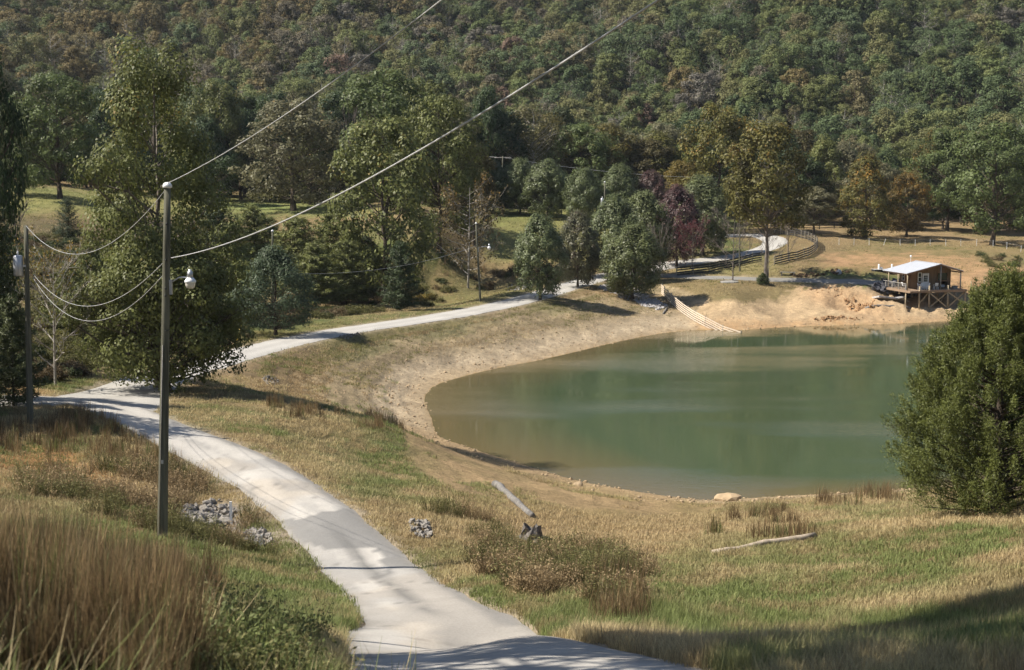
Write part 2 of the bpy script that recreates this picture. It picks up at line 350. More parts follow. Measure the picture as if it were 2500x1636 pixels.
# ------------------------------------------------------------------ ground sheet
def ground_colour(X, Y, Z, sd, rm):
    """base colour of the soil and short growth at each point (albedo only)"""
    r = np.hypot(X, Y); px, py = project(X, Y, Z)
    jit = np.clip(r, 20, 400) / 60.0
    n1 = fbm(X / 6 / np.sqrt(jit), Y / 6 / np.sqrt(jit), 5); n2 = fbm(X / 1.7 + 40, Y / 1.7 + 9, 4); n3 = fbm(X / 22 + 3, Y / 22 + 8, 3)
    jx = px + (n1 - .5) * 90 + (n2 - .5) * 40; jy = py + (n2 - .5) * 26 + (n1 - .5) * 30
    def mixc(c, col, k): return c * (1 - k[:, None]) + np.array(col) * k[:, None]
    dry = (.195, .145, .073); grn = (.085, .102, .035); brn = (.14, .098, .053); tan = (.34, .26, .17); clay = (.38, .25, .14); orange = (.36, .2, .09)
    col = np.tile(np.array(dry), (len(X), 1))
    col = mixc(col, grn, sstep(.45, .62, n1 * .6 + n3 * .4)); col = mixc(col, brn, sstep(.52, .7, n2) * .6)
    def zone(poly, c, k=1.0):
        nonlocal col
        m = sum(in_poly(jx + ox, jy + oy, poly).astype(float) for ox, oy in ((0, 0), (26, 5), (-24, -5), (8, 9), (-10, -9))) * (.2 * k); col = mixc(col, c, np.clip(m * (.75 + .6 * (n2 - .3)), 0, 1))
    # slope between road and lake, dry at the foot
    zone([(900,1060),(1120,1130),(1300,1160),(1700,1170),(2080,1140),(2080,1165),(1700,1220),(1560,1320),(1200,1290),(1000,1190),(930,1110)], (.245, .175, .095), .85)
    zone([(1180,1120),(1650,1165),(1640,1215),(1400,1240),(1230,1200)], (.18, .14, .06), .6)
    # inner face of the dam
    dam = in_poly(px, py, [(390,930),(430,885),(560,835),(690,805),(850,770),(1160,720),(1340,680),(1420,655),(1540,660),(1640,690),(1640,766),(1300,840),(1000,900),(985,960),(1010,1030),(900,975),(600,950)])
    zz = Z + (n1 - .5) * 1.0
    ring = fbm(Z * 3.2 + n1 * 1.4, n3 * 3.0 + 7, 3)
    bank = np.where((zz < 2.9)[:, None], np.array((.27, .21, .125)), np.array((.205, .15, .082)))
    _f = np.mod(contour(X, Y, Z), 1.0); line = np.where(_f > .55, sstep(.55, .85, _f), 0); bank = bank * (0.66 + 0.62 * ring)[:, None] * (1 - .26 * sstep(.74, .95, line) * sstep(.42, .6, n1 * .5 + n3 * .5))[:, None]
    bank = mixc(bank, (.35, .28, .19), sstep(1.9, .5, zz)); bank = bank * (.72 + .56 * n2)[:, None]
    bank = mixc(bank, grn, sstep(.56, .68, n3 * .5 + n1 * .5) * .45 * (zz > 2.2))
    col = np.where(dam[:, None], bank, col)
    # narrow stony beach all round the water
    bk = sstep(3.2 + 0, .4, sd + (n1 - .5) * 3.0) * (r > 70)
    col = mixc(col, (.33, .25, .155), bk * .85)
    zone([(920,980),(1020,1010),(1200,1058),(1420,1118),(1620,1155),(1520,1186),(1330,1176),(1200,1150),(1060,1125),(965,1080)], (.315, .22, .12), .85)
    # far shore: sand and clay
    far = in_poly(jx, jy, [(1610,700),(1800,690),(1850,668),(1900,660),(2050,670),(2379,690),(2420,760),(1640,775)])
    col = np.where(far[:, None], np.array((.39, .285, .17)) * (.72 + .5 * n2 + .0 * n1)[:, None], col)
    zone([(1850,668),(1960,660),(2060,700),(2080,740),(1990,735),(1880,700)], (.38, .235, .125), .6)
    zone([(1900,590),(2379,585),(2420,680),(2240,680),(2100,640),(1900,615)], (.35, .215, .115), .85)
    zone([(1640,752),(2379,742),(2379,765),(1640,772)], (.32, .19, .09), .8)
    zone([(2270,590),(2420,580),(2420,625),(2290,620)], (.15, .13, .06), .9)
    zone([(1950,565),(2420,560),(2420,585),(1960,588)], (.19, .15, .07), .8)
    zone([(1850,515),(2420,480),(2420,565),(1900,560)], (.26, .185, .10), .9)
    zone([(1560,655),(1850,663),(1810,700),(1620,695)], (.17, .135, .065), .9)
    zone([(1550,600),(1800,600),(1810,645),(1560,640)], (.19, .165, .07), .8)
    # pastures behind the dam
    zone([(1100,470),(1520,480),(1560,600),(1400,625),(1120,610)], (.17, .175, .06), .85)
    zone([(1180,560),(1300,555),(1300,600),(1190,598)], (.26, .20, .10), .6)
    zone([(-200,425),(900,470),(900,500),(500,500),(200,500),(-200,490)], (.21, .20, .075), .9)
    zone([(480,465),(800,475),(800,498),(480,494)], (.15, .20, .07), .8)
    zone([(760,610),(1400,600),(1300,660),(1180,690),(800,740)], (.20, .15, .075), .6)
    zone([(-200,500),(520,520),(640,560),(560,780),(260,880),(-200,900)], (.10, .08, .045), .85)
    zone([(300,860),(560,790),(1000,720),(1260,665),(1250,685),(1000,737),(560,812),(330,880)], (.20, .17, .07), .8)
    # left foreground
    zone([(380,1210),(440,1170),(540,1160),(650,1240),(630,1280),(540,1240),(430,1230)], (.24, .22, .2), .8)
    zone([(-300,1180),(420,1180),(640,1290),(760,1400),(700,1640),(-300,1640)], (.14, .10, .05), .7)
    zone([(-60,1040),(120,1035),(330,1090),(360,1130),(60,1140),(-60,1130)], (.40, .20, .085), .75)
    zone([(-150,905),(150,915),(150,935),(-150,945)], (.40, .23, .11), .8)
    # woods
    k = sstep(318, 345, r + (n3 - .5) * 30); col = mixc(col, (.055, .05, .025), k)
    # worn verge next to the roads
    v = sstep(1.0, .1, rm + (n2 - .5) * 1.0) * (r < 240); col = mixc(col, (.30, .25, .18), v * .75)
    # bed of the lake
    col = np.where((sd < 0)[:, None], np.array((.30, .21, .11)), col)
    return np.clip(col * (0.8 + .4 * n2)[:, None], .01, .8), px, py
def build_ground():
    fine = np.radians(np.linspace(-27, 27, 540)); co = np.radians(np.concatenate([np.linspace(-180, -28, 60)]))
    th = np.concatenate([co, fine, -co[::-1][:-1]])
    r = np.concatenate([[1.0, 2.0], 3.0 * np.exp(np.linspace(0, math.log(330 / 3.0), 520)), np.linspace(333, 1100, 110), [1400, 2000, 3000]])
    TH, R = np.meshgrid(th, r, indexing='ij'); X = R * np.sin(TH); Y = R * np.cos(TH)
    Z, sd, rm = zterrain(X.ravel(), Y.ravel()); Xf = X.ravel(); Yf = Y.ravel()
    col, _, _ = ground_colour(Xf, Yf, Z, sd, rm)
    nr = len(r); nth = len(th)
    i = np.arange(nth)[:, None]; j = np.arange(nr - 1)[None, :]; i2 = (i + 1) % nth
    a = (i * nr + j).ravel(); b = (i2 * nr + j).ravel()
    Q = np.stack([a, a + 1, b + 1, b], 1)
    V = np.stack([Xf, Yf, Z], 1)
    # hub
    V = np.vstack([V, [[0, 0, 18.35]]]); col = np.vstack([col, col[:1]]); hub = len(V) - 1
    T = np.stack([np.full(nth, hub), np.arange(nth) * nr, ((np.arange(nth) + 1) % nth) * nr], 1)
    t = NT('soil_and_turf'); a = t.attr('Col'); g = t.new('ShaderNodeNewGeometry'); pos = g.outputs['Position']
    n1 = t.noise(9, 6, pos, .7); n2 = t.noise(1.6, 5, pos, .6)
    c = t.scale(t.scale(a.outputs['Color'], t.rng(n1, .3, .7, .55, 1.45)), t.rng(n2, .3, .7, .8, 1.2))
    p = t.principled(c, .95, .1); t.bump(t.math('ADD', n1, t.math('MULTIPLY', n2, 2.0)), .10, p, .9)
    m = t.done(p.outputs[0])
    me = mesh_np('ground', V, Q, T, {'Col': ('FLOAT_COLOR', np.hstack([col, np.ones((len(col), 1))]))}, [m], smooth=True)
    tag(link('ground', me), kind='structure')
build_ground()

# ------------------------------------------------------------------ roads
def road_mat():
    t = NT('worn_road'); a = t.attr('Col'); g = t.new('ShaderNodeNewGeometry'); pos = g.outputs['Position']
    n = t.noise(14, 5, pos, .7); n2 = t.noise(60, 2, pos)
    c = t.scale(t.scale(a.outputs['Color'], t.rng(n, .3, .7, .86, 1.12)), t.rng(n2, .3, .7, .9, 1.1))
    p = t.principled(c, .9, .15); t.bump(n2, .02, p, .6); return t.done(p.outputs[0])
RM = road_mat()
def build_road(name, key, lift, kind):
    L, R = ROADS[key]; n = len(L); m = 15
    rr = np.random.default_rng(5)
    jl = (fbm(np.arange(n) * .22, np.zeros(n), 3) - .5) * .3; jr = (fbm(np.arange(n) * .22 + 99, np.zeros(n) + 3, 3) - .5) * .3
    t = np.linspace(0, 1, m)[None, :]; d = R - L; w = np.hypot(*d.T); u = d / w[:, None]
    L = L - u * (jl + .05)[:, None]; R = R + u * (jr + .05)[:, None]
    P = L[:, None, :] * (1 - t[..., None]) + R[:, None, :] * t[..., None]
    X = P[..., 0].ravel(); Y = P[..., 1].ravel(); T = np.tile(t, (n, 1)).ravel()
    s = np.concatenate([[0], np.cumsum(np.hypot(*np.diff((L + R) / 2, axis=0).T))]); S = np.repeat(s, m)
    Z = zbase(X, Y) + lift - .06 * (np.abs(T - .5) * 2) ** 4 + (fbm(X / 1.5, Y / 1.5, 2) - .5) * .03
    n1 = fbm(X / 2.2 + 7, Y / 3.2, 4); n2 = fbm(X / .5, Y / .5, 3); n3 = fbm(X / 5 + 70, Y / 7, 3)
    c = np.tile(np.array({'pale': (.425, .40, .362), 'gravel': (.45, .43, .395), 'lane': (.25, .24, .22), 'dirt': (.42, .28, .16)}[kind]), (len(X), 1))
    if kind == 'pale':   # thin pale surfacing, patchily worn through to grey chippings; loose gravel along the right edge
        px, py = project(X, Y, Z)
        def blend(c, col, k): k = np.clip(k, 0, 1)[:, None]; return c * (1 - k) + np.array(col) * k
        c = blend(c, (.40, .345, .275), sstep(.52, .60, n3) * .55)                                   # clay tint washed over it
        track = np.exp(-((T - .30) / .16) ** 2) + np.exp(-((T - .70) / .16) ** 2)
        c = c * (.90 + .13 * np.clip(track, 0, 1))[:, None]
        old = sstep(.50, .53, n1 * .5 + n3 * .5 + .10 * (1 - track) + (n2 - .5) * .10) * (Y < 82); c = blend(c, (.235, .228, .216), old * .45)
        worn = in_poly(px + (n1 - .5) * 60, py + (n2 - .5) * 14 + (n1 - .5) * 36, [(650,1212),(760,1190),(815,1180),(900,1262),(968,1318),(905,1332),(868,1272),(800,1288),(705,1262)]).astype(float); c = blend(c, (.195, .19, .18), worn * .9)
        streak = np.exp(-((T - .50 - .10 * (n3 - .5)) / .075) ** 2) * sstep(34, 37, Y) * sstep(54, 47, Y) * sstep(.36, .56, n1 * .6 + n2 * .4); c = blend(c, (.12, .118, .112), streak * .75)
        c = blend(c, (.20, .192, .178), sstep(.84, .95, T + (n1 - .5) * .22) * .8 * (Y > 34)); c = blend(c, (.24, .222, .195), sstep(.10, .0, np.minimum(T, 1 - T) + (n2 - .5) * .1) * .7)
        crack = np.abs(fbm(X / 1.8 + 31, Y / 1.8 + 12, 3) - .5); c = c * (1 - .35 * sstep(.012, .0, crack) * (n3 > .48))[:, None]
    else:
        tr = (np.exp(-((T - .28) / .11) ** 2) + np.exp(-((T - .72) / .11) ** 2))[:, None] * .5
        c = c * (1 - .22 * (1 - tr)); c = c * (.88 + .24 * n1)[:, None]
    c = c * (.9 + .2 * n2)[:, None]
    V = np.stack([X, Y, Z], 1); i = np.arange(n - 1)[:, None]; j = np.arange(m - 1)[None, :]
    a = (i * m + j).ravel(); Q = np.stack([a, a + 1, a + m + 1, a + m], 1)
    me = mesh_np(name, V, Q, None, {'Col': ('FLOAT_COLOR', np.hstack([c, np.ones((len(c), 1))]))}, [RM], smooth=True)
    tag(link(name, me), kind='structure')
build_road('driveway_spur', 'spur', .004, 'gravel')
build_road('dam_road', 'dam', .010, 'gravel')
build_road('road', 'road', .016, 'pale')
build_road('cabin_lane', 'lane', .004, 'lane')

# ------------------------------------------------------------------ water
def build_water():
    x = np.linspace(-20, 150, 171); y = np.linspace(78, 192, 115); X, Y = np.meshgrid(x, y, indexing='ij'); xf = X.ravel(); yf = Y.ravel()
    d, _ = seg_dist(xf, yf, SHORE[::2], True); ins = in_poly(xf, yf, SHORE[::2]); sd = np.where(ins, d, -d)
    keep = sd > -4
    i = np.arange(170)[:, None]; j = np.arange(114)[None, :]; a = (i * 115 + j).ravel(); Q = np.stack([a, a + 115, a + 116, a + 1], 1)
    Q = Q[keep[Q].all(1)]
    used = np.unique(Q); mp = -np.ones(len(xf), int); mp[used] = np.arange(len(used)); Q = mp[Q]
    V = np.stack([xf, yf, np.zeros_like(xf)], 1)[used]
    sh = np.clip(sd / np.where(yf > 150, 11, np.interp(xf, [2, 22], [15, 5])), 0, 1)[used]
    t = NT('pond_water'); a = t.attr('deep'); g = t.new('ShaderNodeNewGeometry'); pos = g.outputs['Position']
    body = t.mix(t.rng(a.outputs['Fac'], 0.05, .8, 0, 1), (.120, .096, .048), (.054, .076, .040))
    mp1 = t.new('ShaderNodeMapping'); mp1.inputs['Scale'].default_value = (.9, 2.2, 1); t.l(pos, mp1.inputs[0])
    wv = t.noise(1.5, 4, mp1.outputs[0], .65); mp2 = t.new('ShaderNodeMapping'); mp2.inputs['Scale'].default_value = (.35, 1.0, 1); t.l(pos, mp2.inputs[0]); big = t.noise(.055, 3, mp2.outputs[0])
    p = t.principled(body, .035, .5); p.inputs['IOR'].default_value = 1.333
    hb = t.math('MULTIPLY', wv, t.rng(big, .48, .66, .05, 1.0)); t.bump(hb, .055, p, .7)
    me = mesh_np('pond_water', V, Q, None, {'deep': ('FLOAT', sh)}, [t.done(p.outputs[0])], smooth=True)
    tag(link('pond_water', me), kind='structure')
build_water()

# ------------------------------------------------------------------ vegetation builders
def unit(v): return v / (np.linalg.norm(v, axis=-1, keepdims=True) + 1e-9)
class Geo:
    def __init__(s): s.V = []; s.Q = []; s.n = 0; s.var = []; s.tip = []; s.mi = []
    def add(s, V, Q, var=.5, tip=0.0, mi=0):
        V = np.asarray(V, float); Q = np.asarray(Q); s.V.append(V); s.Q.append(Q + s.n); s.n += len(V)
        s.var.append(np.broadcast_to(np.asarray(var, float), (len(V),))); s.tip.append(np.broadcast_to(np.asarray(tip, float), (len(V),))); s.mi.append(np.full(len(Q), mi))
    def tube(s, P, R, sides=5, mi=0, var=.5):
        P = np.asarray(P, float); R = np.asarray(R, float); n = len(P)
        T = unit(np.gradient(P, axis=0)); ref = np.where(np.abs(T[:, 2:3]) > .9, [[1., 0, 0]], [[0, 0, 1.]])
        A = unit(np.cross(T, ref)); B = np.cross(T, A)
        # keep the frame from flipping
        for i in range(1, n):
            if (A[i] * A[i - 1]).sum() < 0: A[i] *= -1; B[i] *= -1
        a = np.arange(sides) * 2 * math.pi / sides
        V = P[:, None] + R[:, None, None] * (np.cos(a)[None, :, None] * A[:, None] + np.sin(a)[None, :, None] * B[:, None])
        i = np.arange(n - 1)[:, None]; j = np.arange(sides)[None, :]; k = (j + 1) % sides
        Q = np.stack([(i * sides + j), (i * sides + k), ((i + 1) * sides + k), ((i + 1) * sides + j)], -1).reshape(-1, 4)
        s.add(V.reshape(-1, 3), Q, var, 0, mi)
    def leaves(s, P, N, A, L, W, var, tip=0.0, mi=0):
        """one rhombic leaf spray per row: centre, normal, long axis, length, width"""
        N = unit(N); A = unit(A - (A * N).sum(-1, keepdims=True) * N); B = np.cross(N, A); n = len(P)
        L = np.broadcast_to(np.asarray(L, float), (n,))[:, None]; W = np.broadcast_to(np.asarray(W, float), (n,))[:, None]
        V = np.stack([P - A * L * .5, P + B * W * .5 - A * L * .05, P + A * L * .5, P - B * W * .5 - A * L * .05], 1).reshape(-1, 3)
        Q = np.arange(4 * n).reshape(n, 4)
        s.add(V, Q, np.repeat(np.broadcast_to(var, (n,)), 4), np.repeat(np.broadcast_to(tip, (n,)), 4), mi)
    def mesh(s, name, mats):
        return mesh_np(name, np.vstack(s.V), np.vstack(s.Q), None, {'var': ('FLOAT', np.concatenate(s.var)), 'tip': ('FLOAT', np.concatenate(s.tip))}, mats, np.concatenate(s.mi))
def rdir(r, n):
    v = r.normal(size=(n, 3)); return unit(v)
def curve(p0, p1, r, bend=.12, n=5, up=0.0):
    t = np.linspace(0, 1, n)[:, None]; p0 = np.asarray(p0, float); p1 = np.asarray(p1, float); L = np.linalg.norm(p1 - p0)
    o = r.normal(size=3) * bend * L; o[2] = o[2] * .5 + up * L
    return p0 * (1 - t) + p1 * t + o * (4 * t * (1 - t)) * .6
PROFILE = {
    'oak': lambda t: np.sin(np.pi * np.clip(t * .80 + .16, 0, 1)) ** .62,
    'tall': lambda t: (np.sin(np.pi * np.clip(t * .86 + .10, 0, 1)) ** .55) * (1 - .28 * t),
    'pear': lambda t: np.sin(np.pi * np.clip(t * .86 + .12, 0, 1)) ** .62 * (1.05 - .12 * t),
    'round': lambda t: np.sqrt(np.clip(1 - (2 * t - .95) ** 2 / 1.1, 0.02, 1)),
    'egg': lambda t: np.sin(np.pi * np.clip(t * .88 + .11, 0, 1)) ** .75 * (1.12 - .5 * t),
    'bush': lambda t: np.sqrt(np.clip(1 - (1.15 * t) ** 2.2, 0.02, 1)),
}
BARK = plain('bark', (.085, .068, .052), .95, .1, .5, 3, bump=.02, stretch=(1, 1, .25))
PALE_BARK = plain('pale_bark', (.36, .33, .29), .9, .1, .4, 4, stretch=(1, 1, .6))
GREY_BARK = plain('grey_twigs', (.17, .145, .125), .95, .1, .35, 3)
LEAF = leaf_mat('broad_leaves'); LEAF_RED = leaf_mat('pear_leaves', (.098, .042, .045), .25, .5, 1.5, .4)
NEEDLE = leaf_mat('needles', (.16, .12, .03), .15, .5, 1.5, .25)
def broadleaf(name, seed, H, R, cb, prof, ncl, nlf, lsz, leafm=LEAF, barkm=BARK, rc=.15, gaps=.15, trunk_r=None, lean=(0, 0), squash=.8, lobes=.3, limb_vis=1.0, flat=0.0, up=.35, outn=.40):
    """returns (trunk mesh, crown mesh) at unit placement: base at the origin, height H, crown radius R, crown from cb*H up"""
    r = np.random.default_rng(seed); g = Geo(); b = Geo(); tr = trunk_r or H * .017
    top = np.array([lean[0] * H, lean[1] * H, H * .90]); n = 9; tt = np.linspace(0, 1, n)
    TP = np.stack([top[0] * tt ** 1.3, top[1] * tt ** 1.3, top[2] * tt], 1); TP[1:-1, :2] += r.normal(size=(n - 2, 2)) * H * .008
    TR = tr * (1.0 - .86 * tt) * np.where(tt < .02, 1.5, 1); b.tube(np.vstack([TP[:1] - [0, 0, .6], TP]), np.concatenate([[tr * 1.7], TR]), 8)
    def axis(z): t = np.clip(z / top[2], 0, 1); return np.stack([np.interp(t, tt, TP[:, 0]), np.interp(t, tt, TP[:, 1])], -1)
    ph = r.random(6) * 6.28
    def lobe(a, t): return 1 + lobes * (.5 * np.sin(2 * a + ph[0] + 3 * t) + .35 * np.sin(3 * a + ph[1] - 5 * t) + .4 * np.sin(5 * a + 9 * t + ph[2]))
    t = np.clip(r.random(ncl * 2) ** .85, 0, 1); a = r.random(ncl * 2) * 2 * math.pi
    keep = (np.sin(3 * a + 7 * t + ph[3]) + np.sin(2 * a - 11 * t + ph[4])) > -2 + 2.6 * gaps * r.random(ncl * 2) * 2
    idx = np.nonzero(keep)[0][:ncl]; t = t[idx]; a = a[idx]; m = len(t)
    rad = R * PROFILE[prof](t) * lobe(a, t) * (.30 + .70 * r.random(m) ** .42); rad = rad * (1.16 - rc * .5)
    z = cb * H + (1 - cb) * H * t * (1 - rc * .3); cen = np.stack([rad * np.cos(a), rad * np.sin(a), z], 1); cen[:, :2] += axis(z)
    rcl = R * rc * (.6 + .9 * r.random(m))
    # limbs
    order = np.argsort(-rad)
    for q, k in enumerate(order):
        if q > 75 * limb_vis: break
        c = cen[k]; zs = max(cb * H * .8, c[2] - (.25 + .35 * r.random()) * rad[k] - .05 * H); s = np.array([*axis(np.array(zs)), zs])
        rr = max(tr * .23 * (rad[k] / R + .15), .025); P = curve(s, c, r, .10, 5, -.05); b.tube(P, np.linspace(rr, rr * .22, 5), 5)
        if q < 45:
            for _ in range(2):
                e = c + rdir(r, 1)[0] * rcl[k] * 1.2; b.tube(curve(P[3], e, r, .1, 3), np.linspace(rr * .4, rr * .12, 3), 4)
    per = np.maximum(3, (nlf * (rcl ** 2) / (rcl ** 2).sum()).astype(int)); ci = np.repeat(np.arange(m), per); N = len(ci)
    d = rdir(r, N); q = r.random(N) ** .28; d[:, 2] *= squash; P = cen[ci] + d * (rcl[ci] * q)[:, None]
    ctr = np.stack([np.zeros(N), np.zeros(N), np.full(N, cb * H + (1 - cb) * H * .4)], 1); outw = unit(P - ctr)
    nor = .95 * unit(d) + outn * outw + np.array([0, 0, up]) + .5 * rdir(r, N); ax = rdir(r, N) + np.array([0, 0, -.25 - flat])
    L = lsz * (.7 + .6 * r.random(N)); cv = r.random(m)
    var = np.clip(.5 * cv[ci] + .25 + .5 * (r.random(N) - .5), 0, 1)
    tip = np.clip(.45 * (P[:, 2] - cb * H) / ((1 - cb) * H) + .3 * np.clip(np.hypot(P[:, 0], P[:, 1]) / R, 0, 1) + .5 * (cv[(ci * 7) % m] - .5) + .12 * r.normal(size=N), 0, 1)
    g.leaves(P, nor, ax, L, L * (.55 + .25 * r.random(N)), var, tip)
    return b.mesh(name + '_trunk', [barkm]), g.mesh(name + '_crown', [leafm])
def pine(name, seed, H, R, nlf, lsz, whorls=19, cb=.10, leafm=NEEDLE, barkm=BARK, droop=-.05, up=.25):
    r = np.random.default_rng(seed); g = Geo(); b = Geo(); tr = H * .013
    b.tube([[0, 0, -.5], [0, 0, H * .3], [r.normal() * .02 * H, r.normal() * .02 * H, H * .65], [0, 0, H * .98]], [tr * 1.3, tr * .9, tr * .55, tr * .1], 7)
    tw = []
    for k in range(whorls):
        f = (k + .5 * r.random()) / whorls; z = H * (cb + (1 - cb) * f * .97); L0 = R * ((1 - f) ** .6 * 1.0 + .07) * (1 if f > .12 else .75)
        nb = r.integers(5, 8); a0 = r.random() * 6.28
        for q in range(nb):
            a = a0 + q * 6.283 / nb + r.normal() * .2; L = L0 * (.65 + .5 * r.random()); dz = droop + up * f + r.normal() * .07
            e = np.array([math.cos(a) * L, math.sin(a) * L, z + dz * L + .12 * L]); s = np.array([0, 0, z]); P = curve(s, e, r, .05, 4, -.05)
            b.tube(P, np.linspace(tr * .28 * (1 - f * .6), .012, 4), 4)
            m = max(3, int(L / R * 11)); tq = np.linspace(.25, 1, m); C0 = np.stack([np.interp(tq, np.linspace(0, 1, 4), P[:, i]) for i in range(3)], 1)
            dirn = unit(P[-1] - P[0]); side = np.cross(dirn, [0, 0, 1])
            for s_ in (-1, 0, 1):
                sp = s_ * (1.05 - tq)[:, None] * L * .34 * side * (.5 + .8 * r.random((m, 1))); tw.append((C0 + sp + (0, 0, .03 * L), np.tile(dirn + s_ * .6 * side + [0, 0, .35], (m, 1))))
    tw.append((np.array([[0, 0, H * x] for x in np.linspace(.9, 1, 6)]), np.tile([[0, 0, 1.]], (6, 1))))
    Cn = np.vstack([x[0] for x in tw]); Dn = unit(np.vstack([x[1] for x in tw])); m = len(Cn); per = max(3, nlf // m); ci = np.repeat(np.arange(m), per); N = len(ci)
    ax = Dn[ci] + .75 * rdir(r, N); P = Cn[ci] + unit(ax) * lsz * .35 + r.normal(size=(N, 3)) * lsz * .3; nor = .8 * rdir(r, N) + [0, 0, .8] + .5 * unit(P * [1, 1, 0])
    cv = r.random(m); g.leaves(P, nor, ax, lsz * (.7 + .6 * r.random(N)), lsz * .24, np.clip(.6 * cv[ci] + .4 * r.random(N), 0, 1), r.random(N) * .8)
    return b.mesh(name + '_trunk', [barkm]), g.mesh(name + '_crown', [leafm])
def bare(name, seed, H, R, barkm=GREY_BARK, upright=.9, tr=None, n1=16, n2=6, n3=6, cb=.16, twig=.012, nlf=0, lsz=.2, leafm=LEAF, leaf_from=0.0):
    """leafless crown: trunk, limbs, branches and twigs (crown = the twigs)"""
    r = np.random.default_rng(seed); b = Geo(); g = Geo(); tr = tr or H * .014
    b.tube(curve([0, 0, -.4], [r.normal() * .03 * H, r.normal() * .03 * H, H * .85], r, .02, 7), np.linspace(tr, tr * .2, 7), 7)
    tips = []
    for i in range(n1):
        f = cb + (.8 - cb) * (i / n1) ** .9; a = i * 2.4 + r.normal() * .3; L = R * (1.15 - .75 * abs(f - .35)) * (.7 + .5 * r.random()); rise = upright * (.5 + .8 * r.random())
        s = np.array([0, 0, f * H]); e = s + [math.cos(a) * L, math.sin(a) * L, L * rise]; e[2] = min(e[2], H); P = curve(s, e, r, .07, 5, -.08); b.tube(P, np.linspace(tr * .4 * (1.1 - f), .018, 5), 5)
        for k in range(n2):
            q = .3 + .7 * r.random(); c = np.array([np.interp(q, np.linspace(0, 1, 5), P[:, j]) for j in range(3)]); d = unit(unit(e - s) + .75 * rdir(r, 1)[0] + [0, 0, .35 * upright]); l2 = L * (.25 + .3 * r.random())
            P2 = curve(c, c + d * l2, r, .06, 4); g.tube(P2, np.linspace(.02, twig, 4), 3)
            for _ in range(n3):
                q2 = .2 + .8 * r.random(); c2 = np.array([np.interp(q2, np.linspace(0, 1, 4), P2[:, j]) for j in range(3)]); d2 = unit(d + .8 * rdir(r, 1)[0] + [0, 0, .3 * upright]); e2 = c2 + d2 * l2 * (.3 + .4 * r.random())
                g.tube([c2, (c2 + e2) / 2 + r.normal(size=3) * .02, e2], [twig, twig * .8, twig * .5], 3); tips.append(e2); tips.append((c2 + e2) / 2)
    mats = [barkm, leafm]
    if nlf:
        tips = np.array(tips); tips = tips[tips[:, 2] > leaf_from * H]; ci = r.integers(0, len(tips), nlf); P = tips[ci] + r.normal(size=(nlf, 3)) * lsz * .7
        g.leaves(P, rdir(r, nlf) + [0, 0, .4], rdir(r, nlf) + [0, 0, -.3], lsz * (.7 + .6 * r.random(nlf)), lsz * .6, r.random(nlf), np.clip(P[:, 2] / H + .2 * r.normal(size=nlf), 0, 1), 1)
    return b.mesh(name + '_trunk', [barkm]), g.mesh(name + '_crown', mats)
def cedar(name, seed, H, R, nlf, lsz, top_lean=0):
    """dense red cedar: upright plumes of scale sprays over a barrel shaped body"""
    r = np.random.default_rng(seed); g = Geo(); b = Geo()
    b.tube([[0, 0, -.4], [.05, 0, H * .4], [0, .05, H * .96]], [.24, .16, .02], 7)
    m = 1100; t = r.random(m) ** .9; a = r.random(m) * 6.283
    prof = np.interp(t, [0, .05, .2, .45, .65, .82, .93, 1], [.80, .94, 1.0, .98, .78, .46, .19, .02]); lob = 1 + .13 * np.sin(3 * a + 5 * t) + .10 * np.sin(7 * a - 9 * t) + .08 * np.sin(13 * a + 17 * t)
    sh = .5 + .5 * r.random(m) ** .3; rad = R * prof * lob * sh; z = H * (.05 + .93 * t)
    cen = np.stack([rad * np.cos(a), rad * np.sin(a), z], 1); outw = np.stack([np.cos(a), np.sin(a), np.zeros(m)], 1)
    pd = unit(outw * (.75 - .35 * t)[:, None] + [0, 0, .8] + .25 * rdir(r, m)); pl = R * (.16 + .26 * r.random(m)) * (1 - .3 * t)
    for k in range(0, m, 6): b.tube(curve([0, 0, max(.2, z[k] - .35 * rad[k])], cen[k], r, .04, 4), np.linspace(.05, .012, 4), 4)
    ci = r.integers(0, m, nlf); q = r.random(nlf); w_ = (.34 * (1 - q) ** .6 + .05)[:, None] * pl[ci][:, None]
    P = cen[ci] + pd[ci] * (q * pl[ci] * 1.25 - .1)[:, None] + r.normal(size=(nlf, 3)) * w_ * .55
    ax = pd[ci] + .65 * rdir(r, nlf) + outw[ci] * .25; nor = rdir(r, nlf) + outw[ci] * .6 + [0, 0, .3]
    cv = r.random(m); g.leaves(P, nor, ax, lsz * (.6 + .8 * r.random(nlf)), lsz * .24, np.clip(.45 * cv[ci] + .25 * q + .35 * r.random(nlf), 0, 1), r.random(nlf) * .75)
    return b.mesh(name + '_trunk', [BARK]), g.mesh(name + '_crown', [NEEDLE])

PROTO = {}
def proto(key, kind, H, R, data, leaf_first=None): PROTO[key] = (kind, H, R, data)
proto('giant', 'oak_tree', 22, 6.6, broadleaf('giant_oak', 11, 22, 6.6, .12, 'tall', 120, 36000, .25, barkm=GREY_BARK, rc=.21, gaps=.75, lobes=.62, lean=(-.03, 0), limb_vis=.6, trunk_r=.36))
proto('front', 'oak_tree', 9.5, 4.9, broadleaf('front_oak', 12, 9.5, 4.9, .11, 'round', 190, 32000, .20, rc=.19, gaps=.15, lobes=.25, trunk_r=.30, limb_vis=.6))
for i, (sd, pr, cb_, gp, lb) in enumerate([(21, 'oak', .15, .25, .35), (22, 'tall', .16, .3, .4), (23, 'oak', .10, .2, .3), (24, 'egg', .03, .12, .35), (25, 'tall', .24, .4, .45)]):
    proto('oak%d' % i, 'oak_tree', 20, 7, broadleaf('oak%d' % i, sd, 20, 7, cb_, pr, 180, 15000, .42, rc=.18, gaps=gp, lobes=lb, limb_vis=.6))
